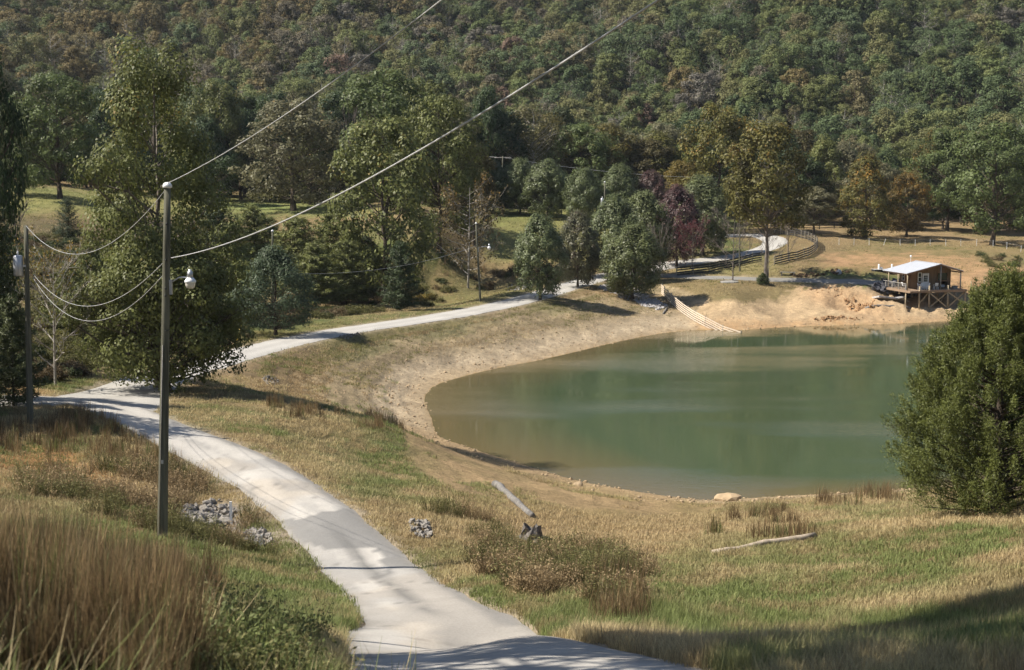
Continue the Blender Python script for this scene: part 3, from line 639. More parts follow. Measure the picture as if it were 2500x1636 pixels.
for i, sd in enumerate((31, 32)):
    proto('pear%d' % i, 'pear_tree', 10, 3.4, broadleaf('pear%d' % i, sd, 10, 3.4, .10, 'pear', 240, 21000, .23, leafm=LEAF_RED, rc=.17, gaps=.0, lobes=.12, squash=1.25, limb_vis=.4, outn=.9))
proto('maple', 'maple_tree', 9, 4, broadleaf('maple', 41, 9, 4, .08, 'egg', 200, 17000, .20, rc=.18, gaps=.12, lobes=.25))
proto('sparse', 'half_bare_tree', 20, 6.5, broadleaf('sparse', 51, 20, 6.5, .30, 'tall', 120, 5200, .40, barkm=PALE_BARK, rc=.20, gaps=.5, lobes=.4))
proto('high', 'oak_tree', 18, 4, broadleaf('high', 53, 18, 4, .50, 'round', 110, 9000, .30, rc=.22, gaps=.3, lobes=.3)); proto('topknot', 'oak_tree', 18, 3, broadleaf('topknot', 54, 18, 3, .83, 'round', 70, 6000, .28, rc=.26, gaps=.1, lobes=.2)); proto('lanky', 'tall_oak_tree', 22, 5.8, broadleaf('lanky', 52, 22, 5.8, .36, 'oak', 150, 13000, .40, barkm=GREY_BARK, rc=.2, gaps=.3, lobes=.35, trunk_r=.30))
proto('pine0', 'pine_tree', 9, 3.4, pine('pine0', 61, 9, 3.4, 20000, .34)); proto('pine1', 'pine_tree', 9, 3.4, pine('pine1', 62, 9, 3.4, 20000, .34, up=.4, cb=.05))
proto('bare0', 'bare_tree', 9, 3.4, bare('bare0', 71, 9, 3.4)); proto('bare1', 'bare_tree', 8, 2.2, bare('bare1', 72, 8, 2.2, upright=1.8, n1=14))
proto('snag', 'half_bare_tree', 15, 4, bare('snag', 73, 15, 4, PALE_BARK, .45, .17, 26, 6, 5, .12, .012, 2600, .36))
proto('redpear', 'pear_tree', 7, 2.4, bare('redpear', 74, 7, 2.4, GREY_BARK, 1.25, .10, 18, 7, 5, .16, .010, 2600, .18, leaf_from=.36))
proto('birch', 'birch_tree', 8, 2.6, bare('birch', 75, 8, 2.6, PALE_BARK, .8, .13, 22, 6, 4, .12, .010, 1700, .17))
proto('cedar', 'cedar_tree', 8.4, 3.2, cedar('cedar', 81, 8.4, 3.2, 320000, .105)); proto('cedar1', 'cedar_tree', 8, 2.2, pine('cedar1', 82, 8, 2.2, 9000, .26, whorls=24, cb=.04, up=.9, droop=.15))
proto('juniper', 'juniper_bush', 1.8, .9, cedar('juniper', 83, 1.8, .9, 4000, .14))

def put_tree(key, X, Y, Z, H, R, label, col, turn=0.0, rot=None, group=None, cat='tree', name=None):
    kind, h, r_, (tm, cm) = PROTO[key]; e = empty(name or kind, (X, Y, Z - .05), random.random() * 6.28 if rot is None else rot); e.scale = (R / r_, R / r_, H / h)
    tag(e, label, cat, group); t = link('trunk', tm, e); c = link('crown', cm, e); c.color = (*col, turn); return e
def tree(key, x, yb, yt, hw, label, col, turn=0.0, Y=None, rot=None, group=None, cat='tree', name=None, grow=1.0):
    """stand a tree where the photograph shows its foot (or at a given distance when the foot is hidden)"""
    if Y is None: p = ground(x, yb)
    else:
        a, b = ray(x, yb); p = np.array([a * Y, Y, 0.0]); p[2] = gz(p[0], Y)
    _, b = ray(x, yt); H = (CAMZ + b * p[1]) - p[2]; R = hw * K / F * math.hypot(p[0], p[1]) * grow
    return put_tree(key, p[0], p[1], p[2], H, R, label, col, turn, rot, group, cat, name)
# foliage base colours
OLIVE = (.130, .142, .046); GREEN = (.095, .122, .042); DEEP = (.050, .074, .030); YELLOW = (.165, .145, .035); GREY = (.150, .142, .078); BLUEG = (.062, .09, .045); PEAR = (.125, .150, .062); PINEG = (.150, .162, .048); MAROON = (.085, .034, .036); GOLD = (.17, .115, .025); RUST = (.17, .075, .03)
# --- left side
tree('giant', 372, 882, 66, 175, 'tallest oak on the left, its olive crown rising high above the roadside pole', OLIVE, .18, Y=91, rot=2.2)
tree('front', 386, 915, 545, 172, 'broad low oak whose trunk stands beside the road junction', OLIVE, .10, rot=.8)
tree('oak2', 45, 470, 232, 75, 'green oak nearest the left edge of the upper pasture', GREEN, .05, Y=212)
tree('oak0', 140, 462, 165, 95, 'dark trunked oak with a tall crown in the left pasture', GREEN, .1, Y=206)
tree('oak1', -30, 520, 40, 75, 'dark oak cut off by the left edge of the photo, high up', DEEP, .05, Y=95)
tree('pine0', -5, 930, 455, 75, 'dark pine at the left edge beside the transformer pole', (.075, .09, .034), 0, Y=80)
tree('pine1', 30, 900, 690, 75, 'lower dark pine in front of the taller pine at the left edge', (.08, .095, .035), 0, Y=77)
tree('pine1', -75, 960, 560, 85, 'pine just beyond the left edge by the road junction', (.075, .09, .034), 0, Y=74)
tree('cedar1', 158, 535, 462, 34, 'small dark cedar standing alone on the left slope', (.04, .06, .025), 0, Y=165)
tree('birch', 128, 885, 545, 72, 'white stemmed young tree with sparse yellow leaves left of the junction oak', (.16, .15, .045), .2, Y=88)
tree('bare1', 40, 600, 470, 40, 'grey leafless tree on the left slope below the pasture', GREY, 0, Y=150)
tree('pine0', 215, 700, 560, 70, 'pine half hidden behind the white stemmed tree', PINEG, 0, Y=118)
tree('pine1', 160, 740, 610, 60, 'small pine between the transformer pole and the junction oak', PINEG, 0, Y=110)
tree('pine0', 505, 650, 462, 55, 'dark pine behind the right side of the junction oak', (.05, .068, .026), 0, Y=182)
tree('pine1', 590, 700, 476, 75, 'pale green pine behind the lone pole above the round maple', PINEG, 0, Y=184)
tree('pine0', 690, 690, 500, 85, 'middle pine of the group below the mown pasture', PINEG, 0, Y=176)
tree('pine1', 770, 690, 495, 85, 'tallest pine of the group right of the round maple', PINEG, 0, Y=183)
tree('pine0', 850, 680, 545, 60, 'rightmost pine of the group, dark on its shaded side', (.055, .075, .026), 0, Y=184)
tree('pine1', 930, 645, 560, 50, 'small pine under the big olive tree', (.05, .07, .026), 0, Y=165)
for x, yb, yt, hw, Y, lab in ((540, 690, 510, 75, 160, 'pine behind the right flank of the junction oak'), (455, 740, 540, 80, 142, 'pine filling the gap behind the junction oak'), (620, 660, 500, 60, 190, 'short pine under the mown pasture, left of the middle pine'), (735, 720, 560, 80, 166, 'broad pine at the right shoulder of the round maple'), (805, 700, 555, 70, 172, 'dark sided pine in front of the tallest pine'), (560, 745, 600, 60, 146, 'small pine left of the round maple'), (300, 720, 540, 85, 138, 'pine behind the left flank of the junction oak')):
    tree('pine%d' % (Y % 2), x, yb, yt, hw, lab, tuple(np.array(PINEG) * (.85 + .3 * random.random())), 0, Y=Y)
tree('maple', 640, 778, 568, 92, 'round dark green maple at the edge of the dam road', (.082, .108, .060), .02, Y=None)
# --- middle
tree('oak2', 682, 488, 226, 118, 'grey green oak with a dark trunk on the mown pasture', GREY, .12, Y=250)
tree('oak3', 480, 470, 262, 75, 'dark tree behind the tallest oak, at its right shoulder', DEEP, .02, Y=262)
tree('oak1', 560, 470, 252, 60, 'dark green tree left of the grey green pasture oak', DEEP, .05, Y=285)
tree('oak3', 795, 480, 282, 55, 'dark green tree right of the grey green pasture oak', DEEP, .02, Y=285)
tree('oak0', 895, 560, 155, 112, 'dark green oak that stands highest in the middle of the treeline', GREEN, .04, Y=232)
tree('oak2', 893, 625, 268, 128, 'large olive tree with a full crown in front of the highest oak', OLIVE, .12, Y=180)
tree('bare1', 818, 480, 245, 26, 'dead tree with a bare crooked pale stem left of the highest oak', GREY, 0, Y=226)
tree('oak0', 1020, 560, 214, 100, 'olive tree with a dark bare trunk right of the large olive tree', OLIVE, .10, Y=205)
tree('snag', 1087, 668, 392, 62, 'half bare tree with a white trunk and brown leaves beside the lamp pole', (.135, .105, .048), .12, Y=None)
tree('oak4', 1100, 560, 330, 60, 'brownish green tree behind the half bare tree', (.10, .085, .032), .1, Y=222)
tree('oak3', 1085, 500, 245, 55, 'dark green tree behind the row of pear trees at its left end', DEEP, .03, Y=290)
tree('sparse', 1237, 500, 230, 78, 'thin grey tree with visible pale limbs above the pear trees', (.13, .12, .055), .15, Y=285)
tree('oak2', 1300, 500, 245, 60, 'dark tree in shade behind the thin grey tree', (.05, .062, .026), .04, Y=300)  # shaded side of the crowns, put into a darker leaf colour
tree('oak0', 1393, 500, 283, 82, 'olive brown tree with a rounded top behind the pear trees', (.12, .105, .032), .2, Y=292)
tree('oak3', 1530, 500, 300, 82, 'yellow green tree left of the golden topped tree', (.125, .12, .034), .1, Y=296)
tree('oak2', 1590, 480, 370, 60, 'low golden olive tree in front of the yellow green tree', (.14, .11, .03), .25, Y=282)
tree('oak1', 1668, 545, 240, 88, 'tall golden topped tree behind the pear trees', (.130, .122, .034), .24, Y=268)
pears = [('pear0', 1145, 492, 375, 40, 'dark green pear tree at the left end of the row', DEEP, 0, 262), ('pear1', 1208, 497, 366, 42, 'second pear tree of the back row, partly behind its right neighbour', PEAR, .02, 263),
 ('pear0', 1272, 502, 370, 50, 'broad pear tree standing in front of the white board fence', PEAR, .03, 258), ('pear1', 1355, 503, 388, 45, 'pear tree with a pole and transformer on its right', PEAR, .06, 252),
 ('pear0', 1438, 500, 380, 42, 'pear tree directly behind the pole with the white transformer', PEAR, .06, 256), ('pear1', 1512, 500, 395, 42, 'dull maroon pear tree in the back row', (.095, .062, .05), .45, 258),
 ('pear0', 1255, 632, 498, 56, 'isolated green pear tree at the foot of the pasture', PEAR, .05, 176), ('pear1', 1342, 610, 488, 48, 'pear tree with maroon shoots beside the isolated green one', (.105, .105, .055), .32, 192),
 ('pear0', 1425, 590, 452, 55, 'tall green pear tree behind the large bushy one', PEAR, .05, 206), ('pear1', 1497, 580, 442, 58, 'bright green pear tree left of the maroon pear tree', (.130, .15, .06), .03, 214),
 ('pear0', 1572, 592, 430, 52, 'purple maroon pear tree with a dark trunk by the road', (.092, .055, .05), .5, 225), ('pear1', 1632, 560, 405, 62, 'light green pear tree behind the red pear tree', (.130, .15, .062), .04, 236),
 ('pear1', 1470, 672, 518, 66, 'large bushy pear tree growing down to the ground beside the dam road', (.115, .132, .05), .10, 186)]
for k, x, yb, yt, hw, lab, col, tn, Y in pears: tree(k, x, yb, yt, hw * 1.06, lab, col, tn, Y=Y, group='ornamental pear trees by the road')
tree('redpear', 1608, 628, 516, 31, 'small crimson pear tree in front of the board fence', (.135, .045, .05), 0, Y=None)
tree('bare0', 1702, 656, 492, 50, 'leafless grey tree by the board fence', GREY, 0, Y=None)
tree('bare1', 1533, 660, 528, 26, 'thin leafless tree at the right of the large bushy pear tree', GREY, 0, Y=None)
tree('bare0', 1785, 640, 540, 30, 'small leafless tree behind the tall trunk at the fence gap', GREY, 0, Y=206)
tree('bare1', 1832, 606, 478, 32, 'slender leafless tree inside the fence curve', GREY, 0, Y=None)
tree('lanky', 1780, 660, 278, 96, 'tall oak with a long bare trunk beside the cabin lane', (.125, .115, .036), .22, Y=None, rot=1.0)
tree('juniper', 1772, 662, 634, 14, 'small round juniper at the foot of the tall bare trunk', (.06, .085, .028), 0, Y=None, cat='bush')
# --- right field
tree('oak3', 2010, 552, 348, 68, 'maple with orange tips, fullest tree left in the right hand field', (.12, .112, .034), .42, Y=None, name='maple_tree')
tree('oak2', 2106, 550, 398, 48, 'smaller orange tipped maple right of the full one', (.125, .095, .034), .42, Y=None, name='maple_tree')
tree('oak4', 2200, 536, 292, 72, 'tall green oak with a pale trunk in the right hand field', GREEN, .12, Y=None)
tree('oak1', 2166, 507, 300, 45, 'oak with a pale straight trunk behind the field fence', (.085, .095, .03), .35, Y=None)
tree('oak0', 2305, 568, 280, 96, 'broad heavy oak at the right of the field', GREEN, .08, Y=None)
tree('oak4', 1890, 545, 432, 58, 'greyish low tree at the left end of the field', GREY, .1, Y=None)
tree('oak2', 2400, 530, 290, 60, 'green oak cut by the right edge behind the heavy oak', GREEN, .08, Y=292)
tree('cedar', 2312, 1190, 655, 178, 'big dense cedar in the right foreground on the grass bank', (.098, .112, .027), .06, Y=50.5, rot=.4)
tree('pine1', 2338, 1180, 632, 120, 'pine whose top shows above the big cedar', (.066, .088, .024), 0, Y=54)
tree('cedar1', 2440, 1180, 690, 110, 'second cedar, cut by the right edge behind the big one', (.055, .075, .022), 0, Y=54)
# trees outside the frame to the left whose shade falls into the picture
for i, (X, Y, H, R) in enumerate([(-11.5, 20.5, 17.5, 4.2), (-8.5, 14.5, 21.5, 4.0), (-14.0, 28.5, 29.5, 3.2), (-36, 71, 17, 5), (-31, 69, 13, 4.5)]):
    put_tree(('high', 'high', 'topknot')[i] if i < 3 else 'oak%d' % (i % 4), X, Y, gz(X, Y), H, R, 'oak beyond the left edge of the photo, shading the ground beside the road', GREEN, .05, group='oaks beyond the left edge')
# background treeline in front of the wooded hill
NAMES = ['mid green', 'dark green', 'olive', 'brownish', 'yellow olive', 'grey green', 'deep blue green']; r_ = np.random.default_rng(99); cols = [GREEN, DEEP, OLIVE, (.10, .085, .035), (.125, .11, .035), GREY, (.055, .078, .03)]
for Y0, n in ((276, 40), (292, 38), (312, 44), (330, 46)):
    for i in range(n):
        X = (-.42 + .84 * (i + r_.random() * .8) / n) * Y0; Y = Y0 + r_.normal() * 5
        if Y0 < 280 and X > 2: continue
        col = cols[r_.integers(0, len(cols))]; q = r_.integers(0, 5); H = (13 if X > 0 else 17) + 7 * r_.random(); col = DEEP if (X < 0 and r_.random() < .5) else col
        if X > 75: H *= .8
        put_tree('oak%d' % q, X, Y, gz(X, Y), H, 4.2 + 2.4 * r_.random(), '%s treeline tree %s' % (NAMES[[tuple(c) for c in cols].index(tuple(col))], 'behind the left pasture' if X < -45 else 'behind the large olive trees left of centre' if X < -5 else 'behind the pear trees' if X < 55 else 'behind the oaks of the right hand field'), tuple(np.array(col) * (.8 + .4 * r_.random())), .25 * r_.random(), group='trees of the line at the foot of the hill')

# ------------------------------------------------------------------ wooded hill
def hill_leaf():
    t = NT('hill_leaves'); oi = t.new('ShaderNodeObjectInfo'); v = t.attr('var'); sp = t.new('ShaderNodeSeparateXYZ'); t.l(oi.outputs['Location'], sp.inputs[0])
    nz = t.noise(.013, 2, oi.outputs['Location']); side = t.rng(sp.outputs[0], -70, 140, .12, -.24)
    f = t.math('ADD', oi.outputs['Random'], t.math('ADD', side, t.rng(nz, .3, .7, -.25, .25)))
    cr = t.new('ShaderNodeValToRGB'); e = cr.color_ramp; e.interpolation = 'CONSTANT'
    stops = [(0, (.085, .115, .050)), (.12, (.118, .145, .055)), (.28, (.140, .155, .058)), (.42, (.100, .130, .062)), (.54, (.150, .148, .062)), (.68, (.160, .140, .072)), (.83, (.135, .118, .082)), (.92, (.14, .128, .104)), (.965, (.165, .112, .08)), (.985, (.18, .142, .062))]
    while len(e.elements) > 1: e.elements.remove(e.elements[0])
    e.elements[0].position = 0; e.elements[0].color = (*stops[0][1], 1)
    for p, c in stops[1:]: q = e.elements.new(p); q.color = (*c, 1)
    t.l(f, cr.inputs[0]); c = t.scale(cr.outputs[0], t.rng(v.outputs['Fac'], 0, 1, .65, 1.6))
    p = t.principled(c, .65, .15); tr = t.new('ShaderNodeBsdfTranslucent'); t.l(c, tr.inputs[0]); mx = t.new('ShaderNodeMixShader'); mx.inputs[0].default_value = .2
    t.l(p.outputs[0], mx.inputs[1]); t.l(tr.outputs[0], mx.inputs[2]); return t.done(mx.outputs[0])
HL = hill_leaf()
def hill_tree(i, seed, nlf, lsz, prof, sparse=False):
    r = np.random.default_rng(seed); tm, cm = broadleaf('wood%d' % i, seed, 15, 5.2, .22, prof, 95 if not sparse else 80, nlf, lsz, leafm=HL, barkm=PALE_BARK if sparse else BARK, rc=.20, gaps=.25, lobes=.3, limb_vis=.35 if not sparse else .9, up=.75)
    # joined: too small in the picture to show separate parts
    tv = np.zeros(len(tm.vertices) * 3, np.float32); tm.vertices.foreach_get('co', tv); cv = np.zeros(len(cm.vertices) * 3, np.float32); cm.vertices.foreach_get('co', cv)
    def quads(m): q = np.zeros(len(m.loops), np.int32); m.loops.foreach_get('vertex_index', q); return q.reshape(-1, 4)
    va = np.zeros(len(cm.vertices), np.float32); cm.attributes['var'].data.foreach_get('value', va)
    V = np.vstack([tv.reshape(-1, 3), cv.reshape(-1, 3)]); nt_ = len(tv) // 3; Q = np.vstack([quads(tm), quads(cm) + nt_])
    me = mesh_np('forest_tree', V, Q, None, {'var': ('FLOAT', np.concatenate([np.full(nt_, .5), va]))}, [PALE_BARK if sparse else BARK, HL], np.concatenate([np.zeros(len(tm.polygons)), np.ones(len(cm.polygons))]))
    bpy.data.meshes.remove(tm); bpy.data.meshes.remove(cm); return me
HILL = [hill_tree(i, 200 + i, n, s, p, sp) for i, (n, s, p, sp) in enumerate([(4200, .50, 'oak', 0), (4200, .50, 'tall', 0), (3800, .48, 'egg', 0), (4200, .52, 'oak', 0), (1500, .45, 'tall', 1), (3600, .5, 'round', 0), (1100, .42, 'oak', 1), (4000, .46, 'round', 0)])]
def scatter(name, protos, P, rz, S, pick, col, label=None, cat=None, tilt=None):
    """one object of stuff: copies of small meshes on points, by geometry nodes"""
    pc = bpy.data.collections.new(name + '_source')
    for i, m in enumerate(protos):
        o = bpy.data.objects.new('%s_source_%02d' % (name, i), m); pc.objects.link(o)
    n = len(P); rot = np.zeros((n, 3)); rot[:, 2] = rz
    if tilt is not None: rot[:, :2] = tilt
    me = mesh_np(name, P, None, None, {'rot': ('FLOAT_VECTOR', rot), 'scl': ('FLOAT_VECTOR', np.broadcast_to(S if np.ndim(S) == 2 else np.asarray(S)[:, None], (n, 3))), 'pick': ('INT', pick), 'col': ('FLOAT_COLOR', np.hstack([col, np.ones((n, 1))]))})
    o = link(name, me); ng = bpy.data.node_groups.new(name, 'GeometryNodeTree'); ng.interface.new_socket('Geometry', in_out='INPUT', socket_type='NodeSocketGeometry'); ng.interface.new_socket('Geometry', in_out='OUTPUT', socket_type='NodeSocketGeometry')
    N = ng.nodes; gi = N.new('NodeGroupInput'); go = N.new('NodeGroupOutput'); ip = N.new('GeometryNodeInstanceOnPoints'); ci = N.new('GeometryNodeCollectionInfo')
    ci.inputs['Collection'].default_value = pc; ci.inputs['Separate Children'].default_value = True; ci.inputs['Reset Children'].default_value = True
    mp = N.new('GeometryNodeMeshToPoints'); ng.links.new(gi.outputs[0], mp.inputs[0])
    def na(nm, typ): q = N.new('GeometryNodeInputNamedAttribute'); q.data_type = typ; q.inputs[0].default_value = nm; return q.outputs[0]
    ng.links.new(mp.outputs[0], ip.inputs['Points']); ng.links.new(ci.outputs[0], ip.inputs['Instance']); ip.inputs['Pick Instance'].default_value = True
    ng.links.new(na('pick', 'INT'), ip.inputs['Instance Index']); ng.links.new(na('scl', 'FLOAT_VECTOR'), ip.inputs['Scale'])
    er = N.new('FunctionNodeEulerToRotation'); ng.links.new(na('rot', 'FLOAT_VECTOR'), er.inputs[0]); ng.links.new(er.outputs[0], ip.inputs['Rotation'])
    ng.links.new(ip.outputs[0], go.inputs[0]); md = o.modifiers.new('scatter', 'NODES'); md.node_group = ng
    tag(o, label, cat, kind='stuff'); return o
def build_forest():
    r = np.random.default_rng(5); pts = []
    rr = 336.0
    while rr < 1050:
        sp = 5.5 if rr < 640 else 12.0; n = int(2 * .50 * rr / sp); th = -.50 + (np.arange(n) + r.random(n) * .9) * (1.0 / n); ra = rr + r.normal(size=n) * sp * .28
        pts.append(np.stack([ra * np.sin(th), ra * np.cos(th), ra, np.full(n, 1.0 if rr < 640 else 1.6)], 1)); rr += sp * .92
    P = np.vstack(pts); Z = zbase(P[:, 0], P[:, 1]); n = len(P); S = P[:, 3] * (.45 + .60 * r.random(n) ** 1.6); pick = r.integers(0, len(HILL), n); rz = r.random(n) * 6.28
    inview = np.abs(P[:, 0] / P[:, 1]) < .36; order = np.argsort(np.where(inview, P[:, 2], 1e6)); one = order[:300]
    for i in one:
        o = link('forest_tree', HILL[pick[i]], loc=(P[i, 0], P[i, 1], Z[i] - .4)); o.rotation_euler = (0, 0, rz[i]); o.scale = (S[i], S[i], S[i] * (.85 + .3 * r.random()))
        tag(o, 'woodland tree low on the hillside above %s' % ('the left pasture' if P[i, 0] < -50 else 'the large olive trees left of centre' if P[i, 0] < -5 else 'the pear trees' if P[i, 0] < 60 else 'the right hand field and cabin'), 'tree', 'trees low on the wooded hill')
    rest = np.setdiff1d(np.arange(n), one)
    scatter('hill_forest', HILL, np.stack([P[rest, 0], P[rest, 1], Z[rest] - .4], 1), rz[rest], S[rest], pick[rest], np.ones((len(rest), 3)))
build_forest()

# ------------------------------------------------------------------ grass, weeds and undergrowth (stuff)
GRASS = stuff_leaf_mat('grass_blades', .3, .6, 1.4, .2)
def blades(r, n, h0, h1, w, spread, lean=.5, curl=.35, mats=(GRASS,), name='grass_tuft', seed_head=0.0):
    a = r.random(n) * 6.283; q = np.sqrt(r.random(n)) * spread; B = np.stack([q * np.cos(a), q * np.sin(a), np.full(n, -.05)], 1)
    h = h0 + (h1 - h0) * r.random(n); d = r.random(n) * 6.283; dv = np.stack([np.cos(d), np.sin(d), np.zeros(n)], 1); ln = lean * r.random(n) ** 1.3 * h
    side = np.stack([-np.sin(d + r.normal(size=n) * .5), np.cos(d), np.zeros(n)], 1); wd = w * (.7 + .6 * r.random(n))
    M = B + dv * (ln * .35)[:, None] + np.array([0, 0, 1.]) * (h * .55)[:, None]; T = B + dv * ln[:, None] + np.array([0, 0, 1.]) * (h * (1 - curl * .3 * r.random(n)))[:, None]
    s = side * wd[:, None] * .5; V = np.stack([B - s, B + s, M + s * .8, M - s * .8, T + s * .12, T - s * .12], 1).reshape(-1, 3)
    k = np.arange(n)[:, None] * 6; Q = np.concatenate([k + [0, 1, 2, 3], k + [3, 2, 4, 5]], 0); g = Geo(); v = r.random(n)
    g.add(V, Q, np.repeat(v, 6))
    if seed_head:
        m = int(n * seed_head); i = r.integers(0, n, m * 5); t = .55 + .45 * r.random(m * 5); P = M[i] * (1 - t)[:, None] + T[i] * t[:, None] + r.normal(size=(m * 5, 3)) * .012
        g.leaves(P, rdir(r, m * 5), rdir(r, m * 5) + [0, 0, 2.2], .05, .012, .6 + .4 * r.random(m * 5))
    return g.mesh(name, list(mats))
def weed(r, n, h, spread, lsz, per=14, name='weed', twig=.004):
    g = Geo()
    for _ in range(n):
        a = r.random() * 6.283; p0 = np.array([math.cos(a), math.sin(a), 0]) * spread * .4 * r.random(); e = p0 + np.array([math.cos(a) * spread * r.random(), math.sin(a) * spread * r.random(), h * (.55 + .45 * r.random())])
        P = curve(p0 - [0, 0, .05], e, r, .12, 4); g.tube(P, [twig * 2, twig * 1.6, twig * 1.2, twig * .6], 3, var=.15)
        t = .25 + .75 * r.random(per); C0 = np.stack([np.interp(t, np.linspace(0, 1, 4), P[:, j]) for j in range(3)], 1) + r.normal(size=(per, 3)) * lsz * .9
        g.leaves(C0, rdir(r, per) + [0, 0, .6], rdir(r, per), lsz * (.6 + .8 * r.random(per)), lsz * .5, .3 + .7 * r.random(per))
    return g.mesh(name, [GRASS])
def leafy(r, n, R, lsz, name='bush_mass'):
    g = Geo(); m = 22; d = rdir(r, m); d[:, 2] = np.abs(d[:, 2]); c = d * R * (.35 + .5 * r.random((m, 1))); ci = r.integers(0, m, n); u = rdir(r, n); P = c[ci] + u * R * .33 * r.random((n, 1)) ** .5; P[:, 2] = np.abs(P[:, 2]) * .85
    cv = r.random(m); g.leaves(P, u * .5 + [0, 0, .5] + .6 * rdir(r, n), rdir(r, n), lsz * (.6 + .8 * r.random(n)), lsz * .55, np.clip(.5 * cv[ci] + .5 * r.random(n), 0, 1)); return g.mesh(name, [GRASS])
def sector(r, n, r0, r1, t0, t1, p=1.0):
    """points spread so that nearer ground gets more of them: even in bearing, log-even in distance"""
    th = t0 + (t1 - t0) * r.random(n); R = r0 * np.exp(np.log(r1 / r0) * r.random(n) ** p); return R * np.sin(th), R * np.cos(th)
r3 = np.random.default_rng(333)
T_near = [blades(r3, 30, .14, .38, .009, .20, .8, .7) for _ in range(3)]; T_mid = [blades(r3, 22, .08, .24, .020, .30, .9, .8) for _ in range(4)]; T_far = [blades(r3, 14, .10, .30, .045, .6, .9, .8) for _ in range(3)]
BROOM_MAT = stuff_leaf_mat('broomsedge_blades', .25, .22, 1.75, .15)
BROOM = [blades(r3, 70, .7, 1.35, .007, .16, .30, .2, (BROOM_MAT,), seed_head=.0, name='broomsedge_tuft') for _ in range(3)]; BROOM_FAR = [blades(r3, 26, .6, 1.2, .022, .35, .25, .2, name='broomsedge_tuft') for _ in range(3)]
COARSE = [blades(r3, 26, .45, .95, .012, .22, .7, .9, name='coarse_blades') for _ in range(3)]
WEED = [weed(r3, 9, .8, .45, .06) for _ in range(3)]; WEED_DRY = [weed(r3, 14, .7, .4, .035, 8, 'dry_weed') for _ in range(3)]; BUSH = [leafy(r3, 900, 1.0, .13) for _ in range(3)]
PILES = [[(1195,1225),(1275,1225),(1275,1290),(1195,1290)],[(1140,1120),(1165,1120),(1250,1205),(1215,1210)],[(520,1160),(555,1160),(560,1240),(515,1240)],[(400,1205),(440,1172),(510,1160),(550,1178),(545,1222),(500,1232),(430,1222)],[(555,1240),(600,1228),(645,1245),(622,1272),(580,1268)],[(950,1215),(985,1208),(1010,1235),(1003,1256),(970,1254),(950,1238)],[(2040,660),(2140,660),(2145,700),(2040,705)]]
def lay(name, protos, X, Y, scl, col, keep=None, label=None, cat=None, sink=.0):
    z, sd, rm = zterrain(X, Y); px, py = project(X, Y, z); m = np.ones(len(X), bool) if keep is None else keep(X, Y, z, sd, rm, px, py)
    for q in PILES: m &= ~in_poly(px, py, q)
    n = int(m.sum()); s = scl(X, Y, px, py)[m] * (.7 + .6 * r3.random(n)); c = col(X, Y, px, py)[m] * (.8 + .4 * r3.random((n, 1)))
    print(name, n)
    return scatter(name, protos, np.stack([X[m], Y[m], z[m] - sink], 1), r3.random(n) * 6.28, s, r3.integers(0, len(protos), n), c, label, cat, r3.normal(size=(n, 2)) * .08)
cG = np.array((.180, .210, .072)); cD = np.array((.470, .375, .205)); cB = np.array((.36, .265, .145)); cR = np.array((.185, .128, .066)); cO = np.array((.205, .195, .075))
GREENS = [(960,1190,1040,1110),(560,1060,150,60),(870,1150,130,50),(1010,1190,60,60),(1500,1310,260,60),(2050,1215,330,50),(2150,1330,380,60),(1150,1450,330,60),(700,1400,160,120),(620,1300,160,90),(1450,1450,400,50),(2379,1480,300,90)]
def turf(X, Y, px, py):
    n1 = fbm(X / 3.5 + 11, Y / 3.5, 4); n2 = fbm(X / 11 + 2, Y / 11, 3); n3 = fbm(X / 1.1, Y / 1.1 + 8, 3)
    g = sstep(.42, .55, .5 * n1 + .5 * n2)
    for cx, cy, rx, ry in GREENS[1:]: g = np.maximum(g, .95 * np.exp(-((px - cx) / rx) ** 2 - ((py - cy) / ry) ** 2) * sstep(.3, .55, n1))
    brown = np.clip(np.exp(-((px - 1350) / 420) ** 2 - ((py - 1225) / 75) ** 2) * 1.2, 0, 1); g = g * (1 - brown)
    c = cD * (1 - g[:, None]) + cG * g[:, None]; k = (sstep(.52, .66, n3) * .6)[:, None]; c = c * (1 - k) + cB * k
    k = (brown * .45)[:, None]; return c * (1 - k) + cB * 1.1 * k
bare_poly = [(920,980),(1020,1010),(1200,1058),(1420,1118),(1600,1152),(1740,1162),(1640,1196),(1480,1200),(1330,1188),(1200,1168),(1060,1142),(960,1090)]
def k_turf(X, Y, z, sd, rm, px, py):
    n = fbm(X / 2.2 + 5, Y / 2.2, 3); b = in_poly(px, py, bare_poly)
    return (rm > .12 + .5 * (n - .4)) & (sd > 1.5 + 5 * (n - .3)) & ~(b & (n < .66)) & ~((sd < 16) & (Y > 95) & (n < .56))
X, Y = sector(r3, 30000, 15, 36, -.44, .44); lay('near_grass', T_near, X, Y, lambda X, Y, a, b: np.full(len(X), 1.0), turf, k_turf)
X, Y = sector(r3, 76000, 32, 125, -.44, .44); lay('grass', T_mid, X, Y, lambda X, Y, a, b: .75 + np.hypot(X, Y) / 260, turf, k_turf)
far_sand = [(1620,695),(1850,668),(1900,655),(1900,585),(2500,575),(2500,780),(1600,790)]
def k_far(X, Y, z, sd, rm, px, py):
    n = fbm(X / 6, Y / 6 + 3, 4); s = in_poly(px, py, far_sand); return (rm > .3) & (sd > 5 + 14 * (n - .45)) & (~s | (n > .66)) & ((z > 1.2) | (n > .6))
